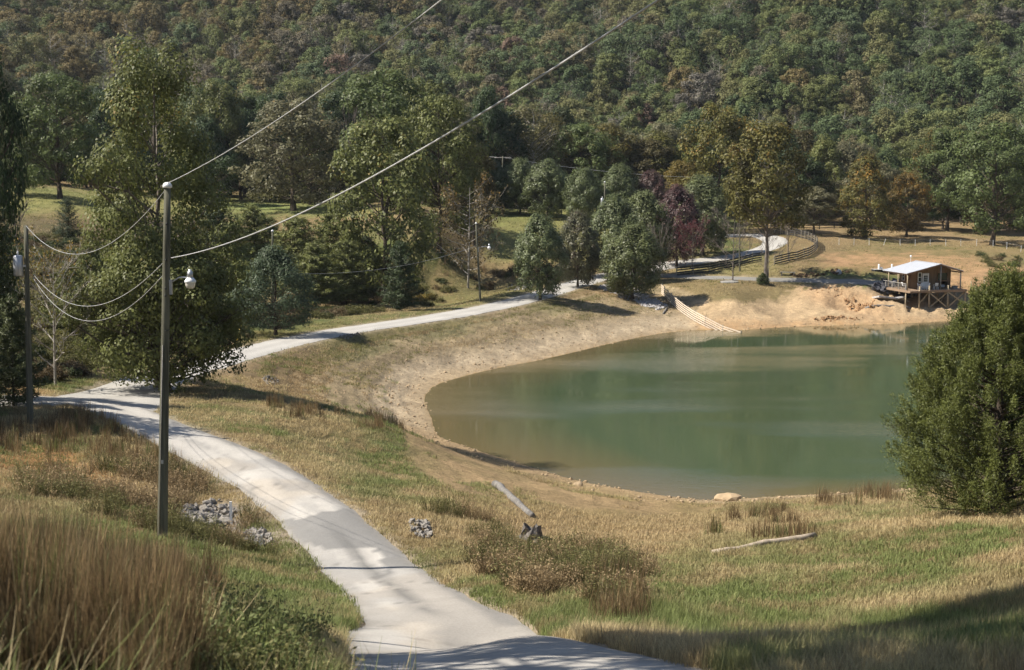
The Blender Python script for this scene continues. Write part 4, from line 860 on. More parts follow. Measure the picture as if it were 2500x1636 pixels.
def c_far(X, Y, px, py):
    n = fbm(X / 9, Y / 9 + 3, 4); past = (in_poly(px, py, [(1100,470),(1520,480),(1560,600),(1150,610)]) | in_poly(px, py, [(-200,425),(900,470),(900,505),(-200,495)]))
    g = sstep(.42, .6, n); c = (cD * .9) * (1 - g[:, None]) + cO * g[:, None]; return np.where(past[:, None], cG * .9 + cD * .2, c)
X, Y = sector(r3, 30000, 115, 300, -.42, .42); lay('distant_grass', T_far, X, Y, lambda X, Y, a, b: .55 + np.hypot(X, Y) / 500, c_far, k_far)
# tall reddish broomsedge
def broomcol(X, Y, px, py):
    n = fbm(X / 1.6, Y / 1.6, 3)[:, None]; q = r3.random((len(X), 1)); c = cR * (1.5 - 1.0 * n) * (.55 + .9 * q); return np.where(q > .88, cD * .6, np.where(q < .12, cG * .7, c))
X, Y = sector(r3, 7600, 8.5, 36, -.50, -.06)
lay('broomsedge_grass', BROOM, X, Y, lambda X, Y, a, b: .55 + .8 * fbm(X / 1.3, Y / 1.3, 3), broomcol, lambda X, Y, z, sd, rm, px, py: (rm > 2.2 + 2.5 * fbm(X / 3, Y / 3, 3)) & in_poly(px + 160 * (fbm(X / 2.5, Y / 2.5, 3) - .5), py, [(-900,900),(470,1180),(660,1290),(650,1430),(470,1480),(380,1700),(300,3000),(-900,6000)]) & (fbm(X / 1.5 + 7, Y / 1.5, 3) > .41))
def k_b2(X, Y, z, sd, rm, px, py):
    n = fbm(X / 2.5 + 3, Y / 2.5, 3); a = in_poly(px, py, [(-60,1000),(170,960),(330,985),(430,1060),(520,1130),(420,1140),(300,1080),(150,1060),(-60,1060)])
    b = in_poly(px, py, [(1380,1330),(1480,1330),(1500,1460),(1390,1450)]) | in_poly(px, py, [(1650,1205),(1820,1190),(1900,1260),(1640,1250)]) | in_poly(px, py, [(1900,1135),(2090,1120),(2090,1170),(1900,1180)]) | in_poly(px, py, [(600,930),(930,985),(940,1010),(640,965)]) | in_poly(px, py, [(820,615),(1420,600),(1400,640),(1200,650),(850,650)])
    return ((a & (n > .36)) | (b & (n > .5))) & (rm > .6) & (sd > 3)
X, Y = sector(r3, 26000, 24, 215, -.42, .42); lay('distant_broomsedge', BROOM_FAR, X, Y, lambda X, Y, a, b: .62 + np.hypot(X, Y) / 500, broomcol, k_b2)
# coarse green and straw blades right under the camera, lower left
X, Y = sector(r3, 1100, 3.6, 20, -.62, -.08); lay('coarse_foreground_grass', COARSE, X, Y, lambda X, Y, a, b: .6 + .6 * fbm(X, Y, 2), lambda X, Y, px, py: np.where((r3.random(len(X)) < .68)[:, None], cG * .95, cD * .85), lambda X, Y, z, sd, rm, px, py: rm > .8)
X, Y = sector(r3, 5200, 8, 24, -.44, -.03); lay('lower_left_weeds', WEED + T_near, X, Y, lambda X, Y, a, b: .55 + .5 * fbm(X, Y, 2), lambda X, Y, px, py: np.where((fbm(X / 1.2, Y / 1.2, 3) > .5)[:, None], cG * .75, cO * .75), lambda X, Y, z, sd, rm, px, py: (rm > .5) & in_poly(px, py, [(300,1700),(420,1450),(640,1400),(700,1300),(760,1350),(860,1450),(800,1500),(820,1700)]) & (fbm(X / 1.6 + 3, Y / 1.6, 3) > .44))
# weeds and brush
def k_weed(X, Y, z, sd, rm, px, py):
    n = fbm(X / 2.2 + 9, Y / 2.2 + 1, 3); a = in_poly(px, py, [(980,1180),(1050,1170),(1250,1270),(1480,1290),(1540,1350),(1450,1420),(1200,1380),(1020,1290)])
    b = in_poly(px, py, [(60,1080),(400,1080),(520,1150),(640,1230),(640,1300),(400,1250),(200,1190),(40,1160)]); return (rm > .7) & ((a & (n > .55)) | (b & (n > .36)))
def weedcol(X, Y, px, py): n = fbm(X / 1.4, Y / 1.4, 3)[:, None]; return np.where(n > .5, cO * .8, cB * .9)
X, Y = sector(r3, 16000, 30, 75, -.40, .25); lay('roadside_weeds', WEED + WEED_DRY, X, Y, lambda X, Y, a, b: np.full(len(X), 1.0), weedcol, k_weed)
def k_bush(X, Y, z, sd, rm, px, py):
    n = fbm(X / 5 + 9, Y / 5 + 1, 3); a = in_poly(px, py, [(560,700),(800,640),(1000,630),(1200,610),(1300,640),(1240,665),(1060,700),(900,722),(700,750),(560,790)])
    b = in_poly(px, py, [(-150,560),(220,540),(560,700),(560,775),(420,830),(120,885),(-150,900)]); cc = in_poly(px, py, [(2275,592),(2420,580),(2420,628),(2300,622)]); return (rm > 1.6) & ((a & (n > .47)) | (b & (n > .32)) | cc)
def bushcol(X, Y, px, py):
    n = fbm(X / 4, Y / 4 + 6, 3)[:, None]; gold = (np.hypot((px - 950) / 40, (py - 692) / 14) < 1.2)[:, None]; c = np.where(n > .52, np.array((.125, .12, .042)), np.array((.06, .075, .026))); c = np.where(n < .42, np.array((.12, .088, .045)), c); return np.where(gold, np.array((.22, .16, .03)), c)
X, Y = sector(r3, 6400, 84, 250, -.42, .42); lay('roadside_brush', BUSH, X, Y, lambda X, Y, a, b: .55 + .9 * fbm(X / 6, Y / 6, 2), bushcol, k_bush)

# ------------------------------------------------------------------ stones
STONE = plain('limestone', (.235, .215, .19), .9, .2, .35, 3, bump=.05); PALE_STONE = plain('pale_limestone', (.36, .345, .34), .9, .2, .3, 2); CLAYROCK = plain('clay_rock', (.34, .255, .16), .95, .1, .3, 3); DARK_STONE = plain('slate_stone', (.075, .075, .085), .85, .3, .4, 3)
def rock_mesh(name, seed, mat, flat=.7, n=1):
    r = np.random.default_rng(seed); import bmesh
    bm = bmesh.new(); bmesh.ops.create_icosphere(bm, subdivisions=1 if n == 1 else 2, radius=.5)
    pl = [(unit(r.normal(size=3)), .28 + .16 * r.random()) for _ in range(9)]
    for v in bm.verts:
        p = np.array(v.co)
        for nn, d in pl:
            e = p @ nn - d
            if e > 0: p = p - nn * e
        v.co = (p[0] * (1 + .1 * r.random()), p[1], p[2] * flat)
    me = bpy.data.meshes.new(name); bm.to_mesh(me); bm.free(); me.materials.append(mat); return me
ROCKS = [rock_mesh('rock', 400 + i, STONE) for i in range(5)]; PROCKS = [rock_mesh('rock', 420 + i, PALE_STONE) for i in range(4)]; CROCKS = [rock_mesh('rock', 440 + i, CLAYROCK) for i in range(3)]; DROCKS = [rock_mesh('rock', 460 + i, DARK_STONE, .4) for i in range(3)]
def rockpile(name, poly, n, size, meshes, label, heap=.25, cat='rock pile', part=None):
    P = np.array([ground(*p) for p in poly]); c = P.mean(0); c[2] = gz(c[0], c[1]); e = empty(name, c); tag(e, label, cat); r = np.random.default_rng(abs(hash(name + str(poly[0]))) % 9999 if False else int(poly[0][0] * 7 + poly[0][1]))
    lo = P.min(0); hi = P.max(0); k = 0; pp = [(p[0], p[1]) for p in P]; ext = max(hi[0] - lo[0], hi[1] - lo[1])
    while k < n:
        x = lo[0] + (hi[0] - lo[0]) * r.random(); y = lo[1] + (hi[1] - lo[1]) * r.random()
        if not in_poly(np.array([x]), np.array([y]), pp)[0]: continue
        s = size * (.45 + 1.0 * r.random() ** 2); o = link(part or 'rock', meshes[r.integers(0, len(meshes))], e); o.location = (x - c[0], y - c[1], gz(x, y) - c[2] + s * .12 + heap * r.random() * .8)
        o.rotation_euler = r.random(3) * (1.0, 1.0, 6.28); o.scale = (s * (.8 + .5 * r.random()), s, s * (.7 + .4 * r.random())); k += 1
    return e
rockpile('rock_pile', [(405,1200),(440,1172),(510,1165),(545,1180),(540,1215),(500,1225),(430,1215)], 170, .38, ROCKS, 'grey rock pile in the ditch right of the near pole', .08)
rockpile('rock_pile', [(560,1240),(600,1232),(640,1245),(620,1268),(580,1265)], 80, .28, ROCKS, 'smaller grey rock pile by the short white stake', .06)
rockpile('rock_pile', [(955,1215),(985,1212),(1005,1235),(1000,1252),(970,1250),(955,1238)], 60, .27, ROCKS, 'grey rock pile in the green weeds right of the road', .08)
def ripstuff(name, poly, n, size, meshes, zadd=.0):
    P = np.array([ground(*p) for p in poly]); lo = P.min(0); hi = P.max(0); x = lo[0] + (hi[0] - lo[0]) * r3.random(n * 4); y = lo[1] + (hi[1] - lo[1]) * r3.random(n * 4); m = in_poly(x, y, [(p[0], p[1]) for p in P]); x = x[m][:n]; y = y[m][:n]; q = len(x)
    z = zterrain(x, y)[0]; scatter(name, meshes, np.stack([x, y, z + .05], 1), r3.random(q) * 6.28, size * (.4 + 1.1 * r3.random(q) ** 2), r3.integers(0, len(meshes), q), np.ones((q, 3)), tilt=r3.random((q, 2)) * .8)
ripstuff('white_riprap', [(1385,668),(1420,660),(1480,672),(1510,690),(1480,700),(1440,692)], 650, .38, PROCKS)
ripstuff('lower_riprap', [(1470,695),(1520,695),(1550,712),(1530,722),(1490,712)], 420, .36, PROCKS)
ripstuff('roadside_riprap', [(1180,665),(1240,650),(1260,655),(1215,675),(1180,678)], 200, .3, PROCKS)
ripstuff('culvert_stones', [(765,782),(810,776),(850,776),(800,790)], 110, .22, ROCKS)
ripstuff('bank_stones', [(610,880),(640,878),(650,890),(620,895)], 40, .24, ROCKS)
# shingle along the water
sh = chaikin(SHORE, 0); k_ = r3.integers(0, len(sh), 2600); t_ = r3.random((2600, 1)); P_ = sh[k_] * (1 - t_) + sh[(k_ + 1) % len(sh)] * t_; P_ = P_ + r3.normal(size=P_.shape) * 2.2
z_, sd_, _ = zterrain(P_[:, 0], P_[:, 1]); m_ = (sd_ > -.5) & (sd_ < 6) & (P_[:, 0] < 75); q_ = int(m_.sum())
scatter('shore_stones', CROCKS, np.stack([P_[m_, 0], P_[m_, 1], z_[m_] + .02], 1), r3.random(q_) * 6.28, .08 + .30 * r3.random(q_) ** 5, r3.integers(0, 3, q_), np.ones((q_, 3)), tilt=r3.random((q_, 2)) * .6)
def bank_cover():
    P = [ground(*p) for p in [(395,925),(450,885),(560,845),(690,815),(850,785),(1160,735),(1340,695),(1430,675),(1560,700),(1630,755),(1300,836),(1000,890),(975,940),(995,1005),(900,965),(620,935)]]; poly = [(p[0], p[1]) for p in P]; lo = np.min(poly, 0); hi = np.max(poly, 0); n = 90000
    x = lo[0] + (hi[0] - lo[0]) * r3.random(n); y = lo[1] + (hi[1] - lo[1]) * r3.random(n); m = in_poly(x, y, poly); x = x[m]; y = y[m]; z, sd, rm = zterrain(x, y); m = (sd > .3) & (rm > .8); x, y, z = x[m], y[m], z[m]
    band = fbm(z * 2.6 + fbm(x / 7, y / 7, 2) * 1.2, x * 0 + 4.2, 2); st = (r3.random(len(x)) < .15 * sstep(.35, .6, band) * sstep(4.2, 1.0, z)); q = int(st.sum()); print('bank stones', q)
    scatter('bank_pebbles', CROCKS, np.stack([x[st], y[st], z[st] + .01], 1), r3.random(q) * 6.28, .06 + .20 * r3.random(q) ** 4, r3.integers(0, 3, q), np.ones((q, 3)), tilt=r3.random((q, 2)) * .6)
    tu = (~st) & (r3.random(len(x)) < .75 * sstep(.66, .40, band) * sstep(.6, 2.6, z)); q = int(tu.sum()); print('bank tufts', q); nn = fbm(x / 4, y / 4, 3)[tu]
    scatter('bank_dry_tufts', T_far, np.stack([x[tu], y[tu], z[tu] - .03], 1), r3.random(q) * 6.28, .45 + .5 * r3.random(q), r3.integers(0, 3, q), np.where((nn > .56)[:, None], cO, cB * 1.05) * (.75 + .5 * r3.random((q, 1))))
bank_cover()
def boulder(x, y, s, mat, label, Y=None, flat=.6, name='boulder'):
    p = ground(x, y) if Y is None else at_d(x, y, Y); me = rock_mesh(name, int(x), mat, flat, 2); o = link(name, me, loc=(p[0], p[1], p[2] + s * .1)); o.scale = (s, s * .8, s); o.rotation_euler = (0, 0, x); tag(o, label, 'boulder'); return o
boulder(1690, 1163, 1.7, CLAYROCK, 'long pale boulder at the near edge of the water', flat=.4)
boulder(1948, 638, 1.35, PALE_STONE, 'white boulder on the cut bank beside the cabin lane', flat=1.0)
boulder(1345, 1128, .7, CLAYROCK, 'tan boulder lying half way along the near shore')

# ------------------------------------------------------------------ made things
import bmesh
WOOD = plain('weathered_pole_wood', (.115, .112, .082), .9, .15, .6, 9, bump=.02, stretch=(1, 1, .05)); BOARD_DARK = plain('shade_dark_board', (.045, .042, .040), .85, .2, .4, 3); POST_PALE = plain('grey_fence_post', (.40, .36, .28), .9, .15, .35, 3)  # BOARD_DARK puts the backlit shade of the rails into the board colour
BOARD_PALE = plain('bleached_board', (.62, .52, .41), .9, .15, .25, 3); BOARD_GREY = plain('grey_board', (.30, .285, .26), .9, .15, .3, 3); WHITE = plain('white_paint', (.78, .78, .77), .5, .4, .06, 4); GALV = plain('galvanised_steel', (.45, .46, .48), .45, .5, .1, 6, metal=.6)
WIRE = plain('bare_wire', (.46, .46, .45), .5, .4, .1, 3); BLACK = plain('black_rubber', (.02, .02, .022), .6, .3, .2, 5); PINEWOOD = plain('pine_cladding', (.19, .125, .072), .8, .2, .35, 5, stretch=(1, 1, .12)); DECKWOOD = plain('deck_timber', (.26, .185, .125), .85, .2, .3, 4); POSTWOOD = plain('round_post_timber', (.33, .27, .18), .85, .2, .25, 4)
ROOFM = plain('pale_metal_roofing', (.52, .535, .57), .35, .5, .05, 2); GLASS = plain('dark_window_glass', (.02, .024, .028), .08, .6, .1, 1); SOFFIT = plain('soffit_boards', (.24, .14, .08), .85, .2, .3, 4); PLASTIC = plain('white_plastic', (.80, .80, .79), .45, .4, .03, 2); YELLOW_P = plain('yellow_plastic', (.62, .45, .08), .5, .4, .1, 3)
def bm_mesh(name, bm, mat):
    me = bpy.data.meshes.new(name); bmesh.ops.recalc_face_normals(bm, faces=bm.faces); bm.to_mesh(me); bm.free(); me.materials.append(mat); return me
def box(bm, x0, x1, y0, y1, z0, z1):
    v = [bm.verts.new(p) for p in ((x0, y0, z0), (x1, y0, z0), (x1, y1, z0), (x0, y1, z0), (x0, y0, z1), (x1, y0, z1), (x1, y1, z1), (x0, y1, z1))]
    for f in ((0, 3, 2, 1), (4, 5, 6, 7), (0, 1, 5, 4), (1, 2, 6, 5), (2, 3, 7, 6), (3, 0, 4, 7)): bm.faces.new([v[i] for i in f])
def boxes(name, mat, parent, *bs, bev=0.0):
    bm = bmesh.new()
    for b in bs: box(bm, *b)
    if bev: bmesh.ops.bevel(bm, geom=bm.edges[:], offset=bev, segments=1, affect='EDGES')
    return link(name, bm_mesh(name, bm, mat), parent)
def bar(bm, a, b, wd, ht):
    a = Vector(a); b = Vector(b); d = (b - a).normalized(); s = d.cross(Vector((0, 0, 1)));  s = (s if s.length > .05 else d.cross(Vector((0, 1, 0)))).normalized(); u = s.cross(d)
    s = s * wd / 2; u = u * ht / 2; v = [bm.verts.new(p) for p in (a - s - u, a + s - u, a + s + u, a - s + u, b - s - u, b + s - u, b + s + u, b - s + u)]
    for f in ((0, 1, 2, 3), (7, 6, 5, 4), (0, 4, 5, 1), (1, 5, 6, 2), (2, 6, 7, 3), (3, 7, 4, 0)): bm.faces.new([v[i] for i in f])
def barpart(name, mat, parent, a, b, wd, ht): bm = bmesh.new(); bar(bm, a, b, wd, ht); return link(name, bm_mesh(name, bm, mat), parent)
def tubepart(name, mat, parent, P, R, sides=8, smooth=True):
    g = Geo(); P = np.asarray(P, float); R = np.broadcast_to(np.asarray(R, float), (len(P),)); g.tube(P, R, sides); V = np.vstack(g.V); Q = np.vstack(g.Q)
    n = len(V); V = np.vstack([V, P[:1], P[-1:]]); k = np.arange(sides); T = np.vstack([np.stack([np.full(sides, n), (k + 1) % sides, k], 1), np.stack([np.full(sides, n + 1), n - sides + k, n - sides + (k + 1) % sides], 1)])
    return link(name, mesh_np(name, V, Q, T, None, [mat], smooth=smooth), parent)
def lathe(name, mat, parent, prof, loc=(0, 0, 0), sides=14):
    """solid of revolution from (radius, z) pairs"""
    prof = np.array(prof, float); a = np.arange(sides) * 2 * math.pi / sides; V = np.stack([prof[:, None, 0] * np.cos(a), prof[:, None, 0] * np.sin(a), np.repeat(prof[:, 1:2], sides, 1)], -1).reshape(-1, 3)
    i = np.arange(len(prof) - 1)[:, None]; j = np.arange(sides)[None]; k = (j + 1) % sides; Q = np.stack([i * sides + j, i * sides + k, (i + 1) * sides + k, (i + 1) * sides + j], -1).reshape(-1, 4)
    return link(name, mesh_np(name, V, Q, None, None, [mat], smooth=True), parent, loc)

# ---- utility poles. Each returns world points for the wires
def pole(x, yb, xt, yt, Y, r, label, lamp=None, cap=True, transformer=None, arm=None):
    a, b = ray(x, yb); X = a * Y; z0 = gz(X, Y); top = at_d(xt, yt, Y); e = empty('utility_pole', (X, Y, z0)); tag(e, label, 'utility pole', 'wooden utility poles'); T = top - np.array([X, Y, z0])
    n = 7; t = np.linspace(0, 1, n)[:, None]; P = np.vstack([[[0, 0, -1.0]], T * t]); tubepart('post', WOOD, e, P, np.concatenate([[r * 1.15], r * (1.12 - .42 * t[:, 0])]), 12)
    def at(fr, dx=0, dy=0, dz=0): return T * fr + np.array([dx, dy, dz])
    if cap: p = at(1, 0, 0, .02); lathe('insulator_cap', WHITE, e, [(0, .17), (r * .6, .15), (r * .95, .08), (r * 1.0, 0), (r * .5, -.03), (0, -.03)], p)
    if lamp:
        fr, L, s = lamp; p = at(fr, r * .9, -.02)
        tubepart('lamp_arm', GALV, e, [p + [0, 0, -.35 * s], p + [.04, 0, -.05], p + [L * .45, -.05, .10], p + [L * .9, -.08, .11]], .022 * max(1, s), 6)
        boxes('lamp_bracket', GALV, e, (p[0] - .03, p[0] + .05, p[1] - .06, p[1] + .06, p[2] - .45 * s, p[2] + .02))
        q = p + [L, -.09, 0]; h = lathe('lamp', GALV, e, [(0, .36), (.05, .36), (.06, .30), (.09, .28), (.095, .10), (.02, .08)], tuple(q)); h.scale = (s, s, s)
        lathe('lamp_shade', WHITE, h, [(.06, .11), (.10, .10), (.185, 0), (.185, -.05), (.17, -.06)]); lathe('lens', plain('frosted_lens', (.70, .66, .58), .3, .5, .05, 3), h, [(.165, -.05), (.16, -.12), (.13, -.22), (.08, -.25), (0, -.26)])
    if transformer:
        fr, side, s = transformer; p = at(fr, side * (r + .22 * s), -.1); lathe('transformer', GALV, e, [(0, .5), (.17, .48), (.21, .43), (.22, -.4), (.2, -.45), (0, -.45)], tuple(p)).scale = (s, s, s)
        lathe('bushing', WHITE, e, [(0, .2), (.03, .2), (.05, .1), (.035, 0), (0, 0)], tuple(p + [0, 0, .5 * s])); boxes('bracket', GALV, e, (min(p[0], T[0] * fr), max(p[0], T[0] * fr), p[1] - .04, p[1] + .04, p[2] - .05, p[2] + .05))
    if arm:
        fr, L, ang = arm; p = at(fr); d = np.array([math.cos(ang), math.sin(ang), 0]) * L / 2; barpart('crossarm', BOARD_GREY, e, p - d, p + d, .12, .14)
    return e, np.array([X, Y, z0]), T
e1, B1, T1 = pole(377, 1245, 389, 437, 45, .155, 'tall near pole with a white lamp on a curved arm, in the left foreground', lamp=(.742, .66, 1.0))
for fr in (.90, .80, .72, .70):  # bolt holes seen as dark spots
    p = T1 * fr; lathe('bolt', BLACK, e1, [(0, .02), (.03, .015), (.035, 0)], (p[0] + .02, -.14, p[2])).rotation_euler = (math.pi / 2, 0, 0)
tubepart('conduit', BOARD_GREY, e1, [T1 * .02 + [-.06, -.165, 0], T1 * .30 + [-.06, -.15, 0], T1 * .56 + [-.05, -.135, 0]], .014, 5); boxes('tag_plate', GALV, e1, (T1[0] * .22 - .04, T1[0] * .22 + .04, -.172, -.166, T1[2] * .22, T1[2] * .22 + .12))
tubepart('ground_wire', BLACK, e1, [T1 * .60 + [.02, -.15, 0], T1 * .595 + [.16, -.06, .1]], .012, 5)
e2, B2, T2 = pole(69, 950, 60, 524, 70, .15, 'dark pole with a grey transformer can at the left edge', cap=False, transformer=(.80, -1, 1.1))
e3, B3, T3 = pole(634, 760, 633, 538, 146, .14, 'pole whose capped top stands up behind the round maple')
e4, B4, T4 = pole(1116, 700, 1106, 520, 174, .13, 'slender leaning pole with a small lamp beside the dam road', lamp=(.70, 1.35, 1.25))
e5, B5, T5 = pole(1406, 600, 1405, 424, 212, .13, 'pole with a white transformer among the pear trees', transformer=(.79, -1, 1.15))
e6, B6, T6 = pole(1168, 483, 1168, 362, 268, .16, 'pole with a crossarm behind the left pear trees', cap=False, arm=(.97, 3.4, -.3))
e7, B7, T7 = pole(1718, 657, 1718, 470, 214, .12, 'plain thin pole by the leafless tree at the board fence', cap=False)
e8, B8, T8 = pole(1707, 545, 1706, 414, 272, .14, 'far pole just above the light green pear tree', cap=False, arm=(.98, 1.6, .2))
def wire(label, A, Bp, sag, r=.012, group='overhead wires'):
    A = np.asarray(A, float); Bp = np.asarray(Bp, float); t = np.linspace(0, 1, 40)[:, None]; P = A * (1 - t) + Bp * t; P[:, 2] -= (4 * sag * t * (1 - t))[:, 0]
    c = P[0].copy(); o = tubepart('overhead_wire', WIRE, None, P - c, r, 6); o.location = c; tag(o, label, 'wire', group)
top1 = B1 + T1; far_end = np.array([10.0, -3.0, 26.5])
wire('thin upper wire rising to the right from the top of the near pole', top1 + [0, 0, .15], np.array([12.5, -3.0, 31.0]), 1.4, .011)
wire('thicker wire rising right from two thirds up the near pole', B1 + T1 * .805 + [.13, 0, 0], np.array([10.5, -3.0, 27.75]), 1.5, .014)
top2 = B2 + T2
wire('highest slack wire between the two left poles', top2, top1 + [-.1, 0, -.1], 1.7, .010)
wire('middle slack wire between the two left poles', B2 + T2 * .76 + [.3, 0, 0], B1 + T1 * .79 + [-.12, 0, 0], 1.5, .010)
wire('lowest slack wire between the two left poles', B2 + T2 * .74 + [.3, 0, 0], B1 + T1 * .755 + [-.12, 0, 0], 1.8, .009)
wire('far wire running right from the crossarm pole behind the pear trees', B6 + T6 * .97, B8 + T8, .9, .03); wire('short wire leaving the crossarm pole to the left', B6 + T6 * .97, B6 + T6 * .97 + np.array([-9, 6, .8]), .1, .03)
wire('faint wire between the dam lamp pole and the pole behind the maple', B4 + T4 * .72, B3 + T3 * .55, 1.2, .014)
def guy():
    a = ground(549, 797); b = np.array([*at_d(561, 752, a[1])]); o = tubepart('guy_wire_guard', YELLOW_P, None, [(0, 0, 0), tuple(b - a)], .06, 8); o.location = a; tag(o, 'thin yellow guard of a guy wire slanting up beside the dam road', 'guy wire guard')
guy()

# ---- board fences: posts and every rail a part of its own
_unit = {}
def unit_box(mat):
    if mat.name not in _unit:
        bm = bmesh.new(); box(bm, -.5, .5, -.5, .5, -.5, .5); _unit[mat.name] = bm_mesh('rail', bm, mat)
    return _unit[mat.name]
def fence(label, pts, n_rails, h, span, post_m, rail_m, post_w=.13, rail_h=.145, zs=None, post_over=.12, group=None, side=1, rail_t=.05, gap=.22):
    if len(pts[0]) == 2: W = np.array([ground(*p) for p in pts])
    else: W = np.array(pts, float)
    Q = resample(W, span); z = np.array([gz(p[0], p[1]) for p in Q]) if zs is None else np.interp(np.linspace(0, 1, len(Q)), np.linspace(0, 1, len(zs)), zs)
    Q[:, 2] = z; e = empty('board_fence', Q[0]); tag(e, label, 'fence', group); o0 = Q[0]
    for p in Q:
        o = link('post', unit_box(post_m), e); o.location = p - o0 + [0, 0, (h + post_over) / 2 - .2]; o.scale = (post_w, post_w, h + post_over + .4)
    for a, b in zip(Q[:-1], Q[1:]):
        d = b - a; L = np.linalg.norm(d); yaw = math.atan2(d[1], d[0]); pit = -math.asin(d[2] / L); nx, ny = -math.sin(yaw) * side, math.cos(yaw) * side
        for k in range(n_rails):
            zz = gap + (h - gap - rail_h * .5) * k / max(1, n_rails - 1); c = (a + b) / 2 - o0 + np.array([nx * (post_w / 2 + rail_t / 2 + .004), ny * (post_w / 2 + rail_t / 2 + .004), zz])
            o = link('rail', unit_box(rail_m), e); o.location = c; o.rotation_euler = (0, pit, yaw); o.scale = (L * .995, rail_t, rail_h)
    return e
def wp(pts): return [ground(*p) for p in pts]
f1 = wp([(1538,683),(1560,705),(1585,727),(1613,746),(1640,760)]); zs1 = [gz(p[0], p[1]) for p in f1]
f1 += [at_z(1660, 765.5), at_z(1690, 769), at_z(1722, 772)]; zs1 = [p[2] for p in f1[:5]] + [-.45, -.85, -1.22]
fence('bleached board fence running down the bank into the pond', f1, 5, 1.3, 2.3, POST_PALE, BOARD_PALE, zs=list(np.interp(np.linspace(0, 1, 40), np.concatenate([[0], np.cumsum(np.hypot(*np.diff(np.array(f1)[:, :2], axis=0).T))]) / np.sum(np.hypot(*np.diff(np.array(f1)[:, :2], axis=0).T)), zs1)), side=-1, group='board fences', rail_h=.125, gap=.16)
fence('dark board fence below the road, starting right of the bushy pear tree', [(1572,642),(1640,634),(1700,622),(1768,606)], 4, 1.4, 2.4, POST_PALE, BOARD_DARK, group='board fences', side=-1, rail_h=.19)
fence('short dark board fence stub behind the bushy pear tree', [(1490,664),(1512,660),(1532,652)], 4, 1.3, 2.2, POST_PALE, BOARD_DARK, group='board fences', side=-1)
fence('dark board fence right of the tall trunk, curving round the road bend', [(1799,616),(1835,607),(1868,598),(1893,585),(1898,572),(1885,562),(1860,553),(1830,547),(1800,543)], 4, 1.4, 2.4, POST_PALE, BOARD_DARK, group='board fences', side=-1, rail_h=.19)
fence('black board fence crossing the field beyond the road bend', [(1740,536),(1800,533),(1860,532),(1930,531),(1992,530)], 3, 1.25, 3.2, BOARD_DARK, BOARD_DARK, group='board fences', post_w=.16)
fence('bleached board fence behind the field oaks', [(2020,527),(2080,524),(2150,521),(2210,519),(2258,516)], 3, 1.25, 3.2, BOARD_GREY, BOARD_GREY, group='board fences', post_w=.16, rail_h=.18)
fence('pale board fence behind the left pear trees', [(1143,489),(1190,492),(1240,495),(1305,501)], 4, 1.4, 3.0, BOARD_GREY, BOARD_PALE, group='board fences', post_w=.16)
fence('pale board fence on the slope beyond the bend', [(1790,528),(1840,524),(1880,516)], 3, 1.25, 3.2, BOARD_GREY, BOARD_GREY, group='board fences', post_w=.16)
def wire_fence():
    xs = [1949,1984,2019,2055,2091,2126,2161,2197,2232,2269,2307,2339,2372]; ys = [569,569,569,570,571,571,571,571,571,571,573,578,586]
    W = [ground(x, y) for x, y in zip(xs, ys)]; e = empty('wire_fence', W[0]); tag(e, 'line of thin white posts crossing the dry field above the cabin', 'fence')
    r = np.random.default_rng(4)
    for i, p in enumerate(W):
        o = link('post', unit_box(WHITE), e); o.location = p - W[0] + [0, 0, .55]; o.scale = (.065, .065, 1.3); o.rotation_euler = (r.normal() * .03, .30 if i == 3 else r.normal() * .03, 0)
    P = [p - W[0] + [0, 0, 1.05] for p in W]; tubepart('strand', WIRE, e, P, .008, 4)
wire_fence()
# ---- stakes, hose, logs, stump
def stake(x, yb, yt, label):
    p = ground(x, yb); h = (at_d(x, yt, p[1])[2] - p[2]); o = boxes('marker_stake', WHITE, None, (-.05, .05, -.025, .025, -.2, h * 1.15)); o.location = p; tag(o, label, 'stake')
stake(537, 1216, 1172, 'tall thin white stake at the edge of the grey rock pile'); stake(607, 1268, 1246, 'short white stake in the smaller rock pile')
def log_(x0, y0, x1, y1, r0, r1, mat, label, name='log'):
    a = ground(x0, y0); b = ground(x1, y1); n = 9; t = np.linspace(0, 1, n)[:, None]; P = a * (1 - t) + b * t; rr = r0 + (r1 - r0) * t[:, 0]; P[:, 2] = np.array([gz(p[0], p[1]) for p in P]) * .5 + P[:, 2] * .5 + rr * .7; q = np.random.default_rng(int(x0)); P[1:-1] += q.normal(size=(n - 2, 3)) * .03
    o = tubepart(name, mat, None, P - P[0], rr * (1 + .06 * q.normal(size=n)), 10); o.location = P[0]; tag(o, label, 'log')
LOGM = plain('grey_driftwood', (.17, .16, .148), .95, .1, .45, 5, bump=.03, stretch=(1, 1, .3)); LOGB = plain('stripped_log', (.36, .30, .23), .95, .1, .4, 4, bump=.02)
log_(1150, 1131, 1236, 1202, .22, .14, LOGM, 'grey weathered log lying down the slope toward the near shore'); log_(1655, 1289, 1893, 1252, .10, .15, LOGB, 'long bare pole lying in the grass at lower right')
log_(2010, 719, 2116, 719, .2, .16, LOGM, 'grey log under the orange mound on the far bank'); log_(2190, 768, 2228, 763, .12, .09, LOGB, 'short bleached log on the sand below the cabin')
log_(1541, 730, 1552, 712, .13, .12, LOGM, 'stick like post leaning on the bank left of the bleached fence', 'leaning_post'); log_(2237, 771, 2256, 770, .1, .1, LOGB, 'small dark plank like log on the sand in front of the cabin posts')
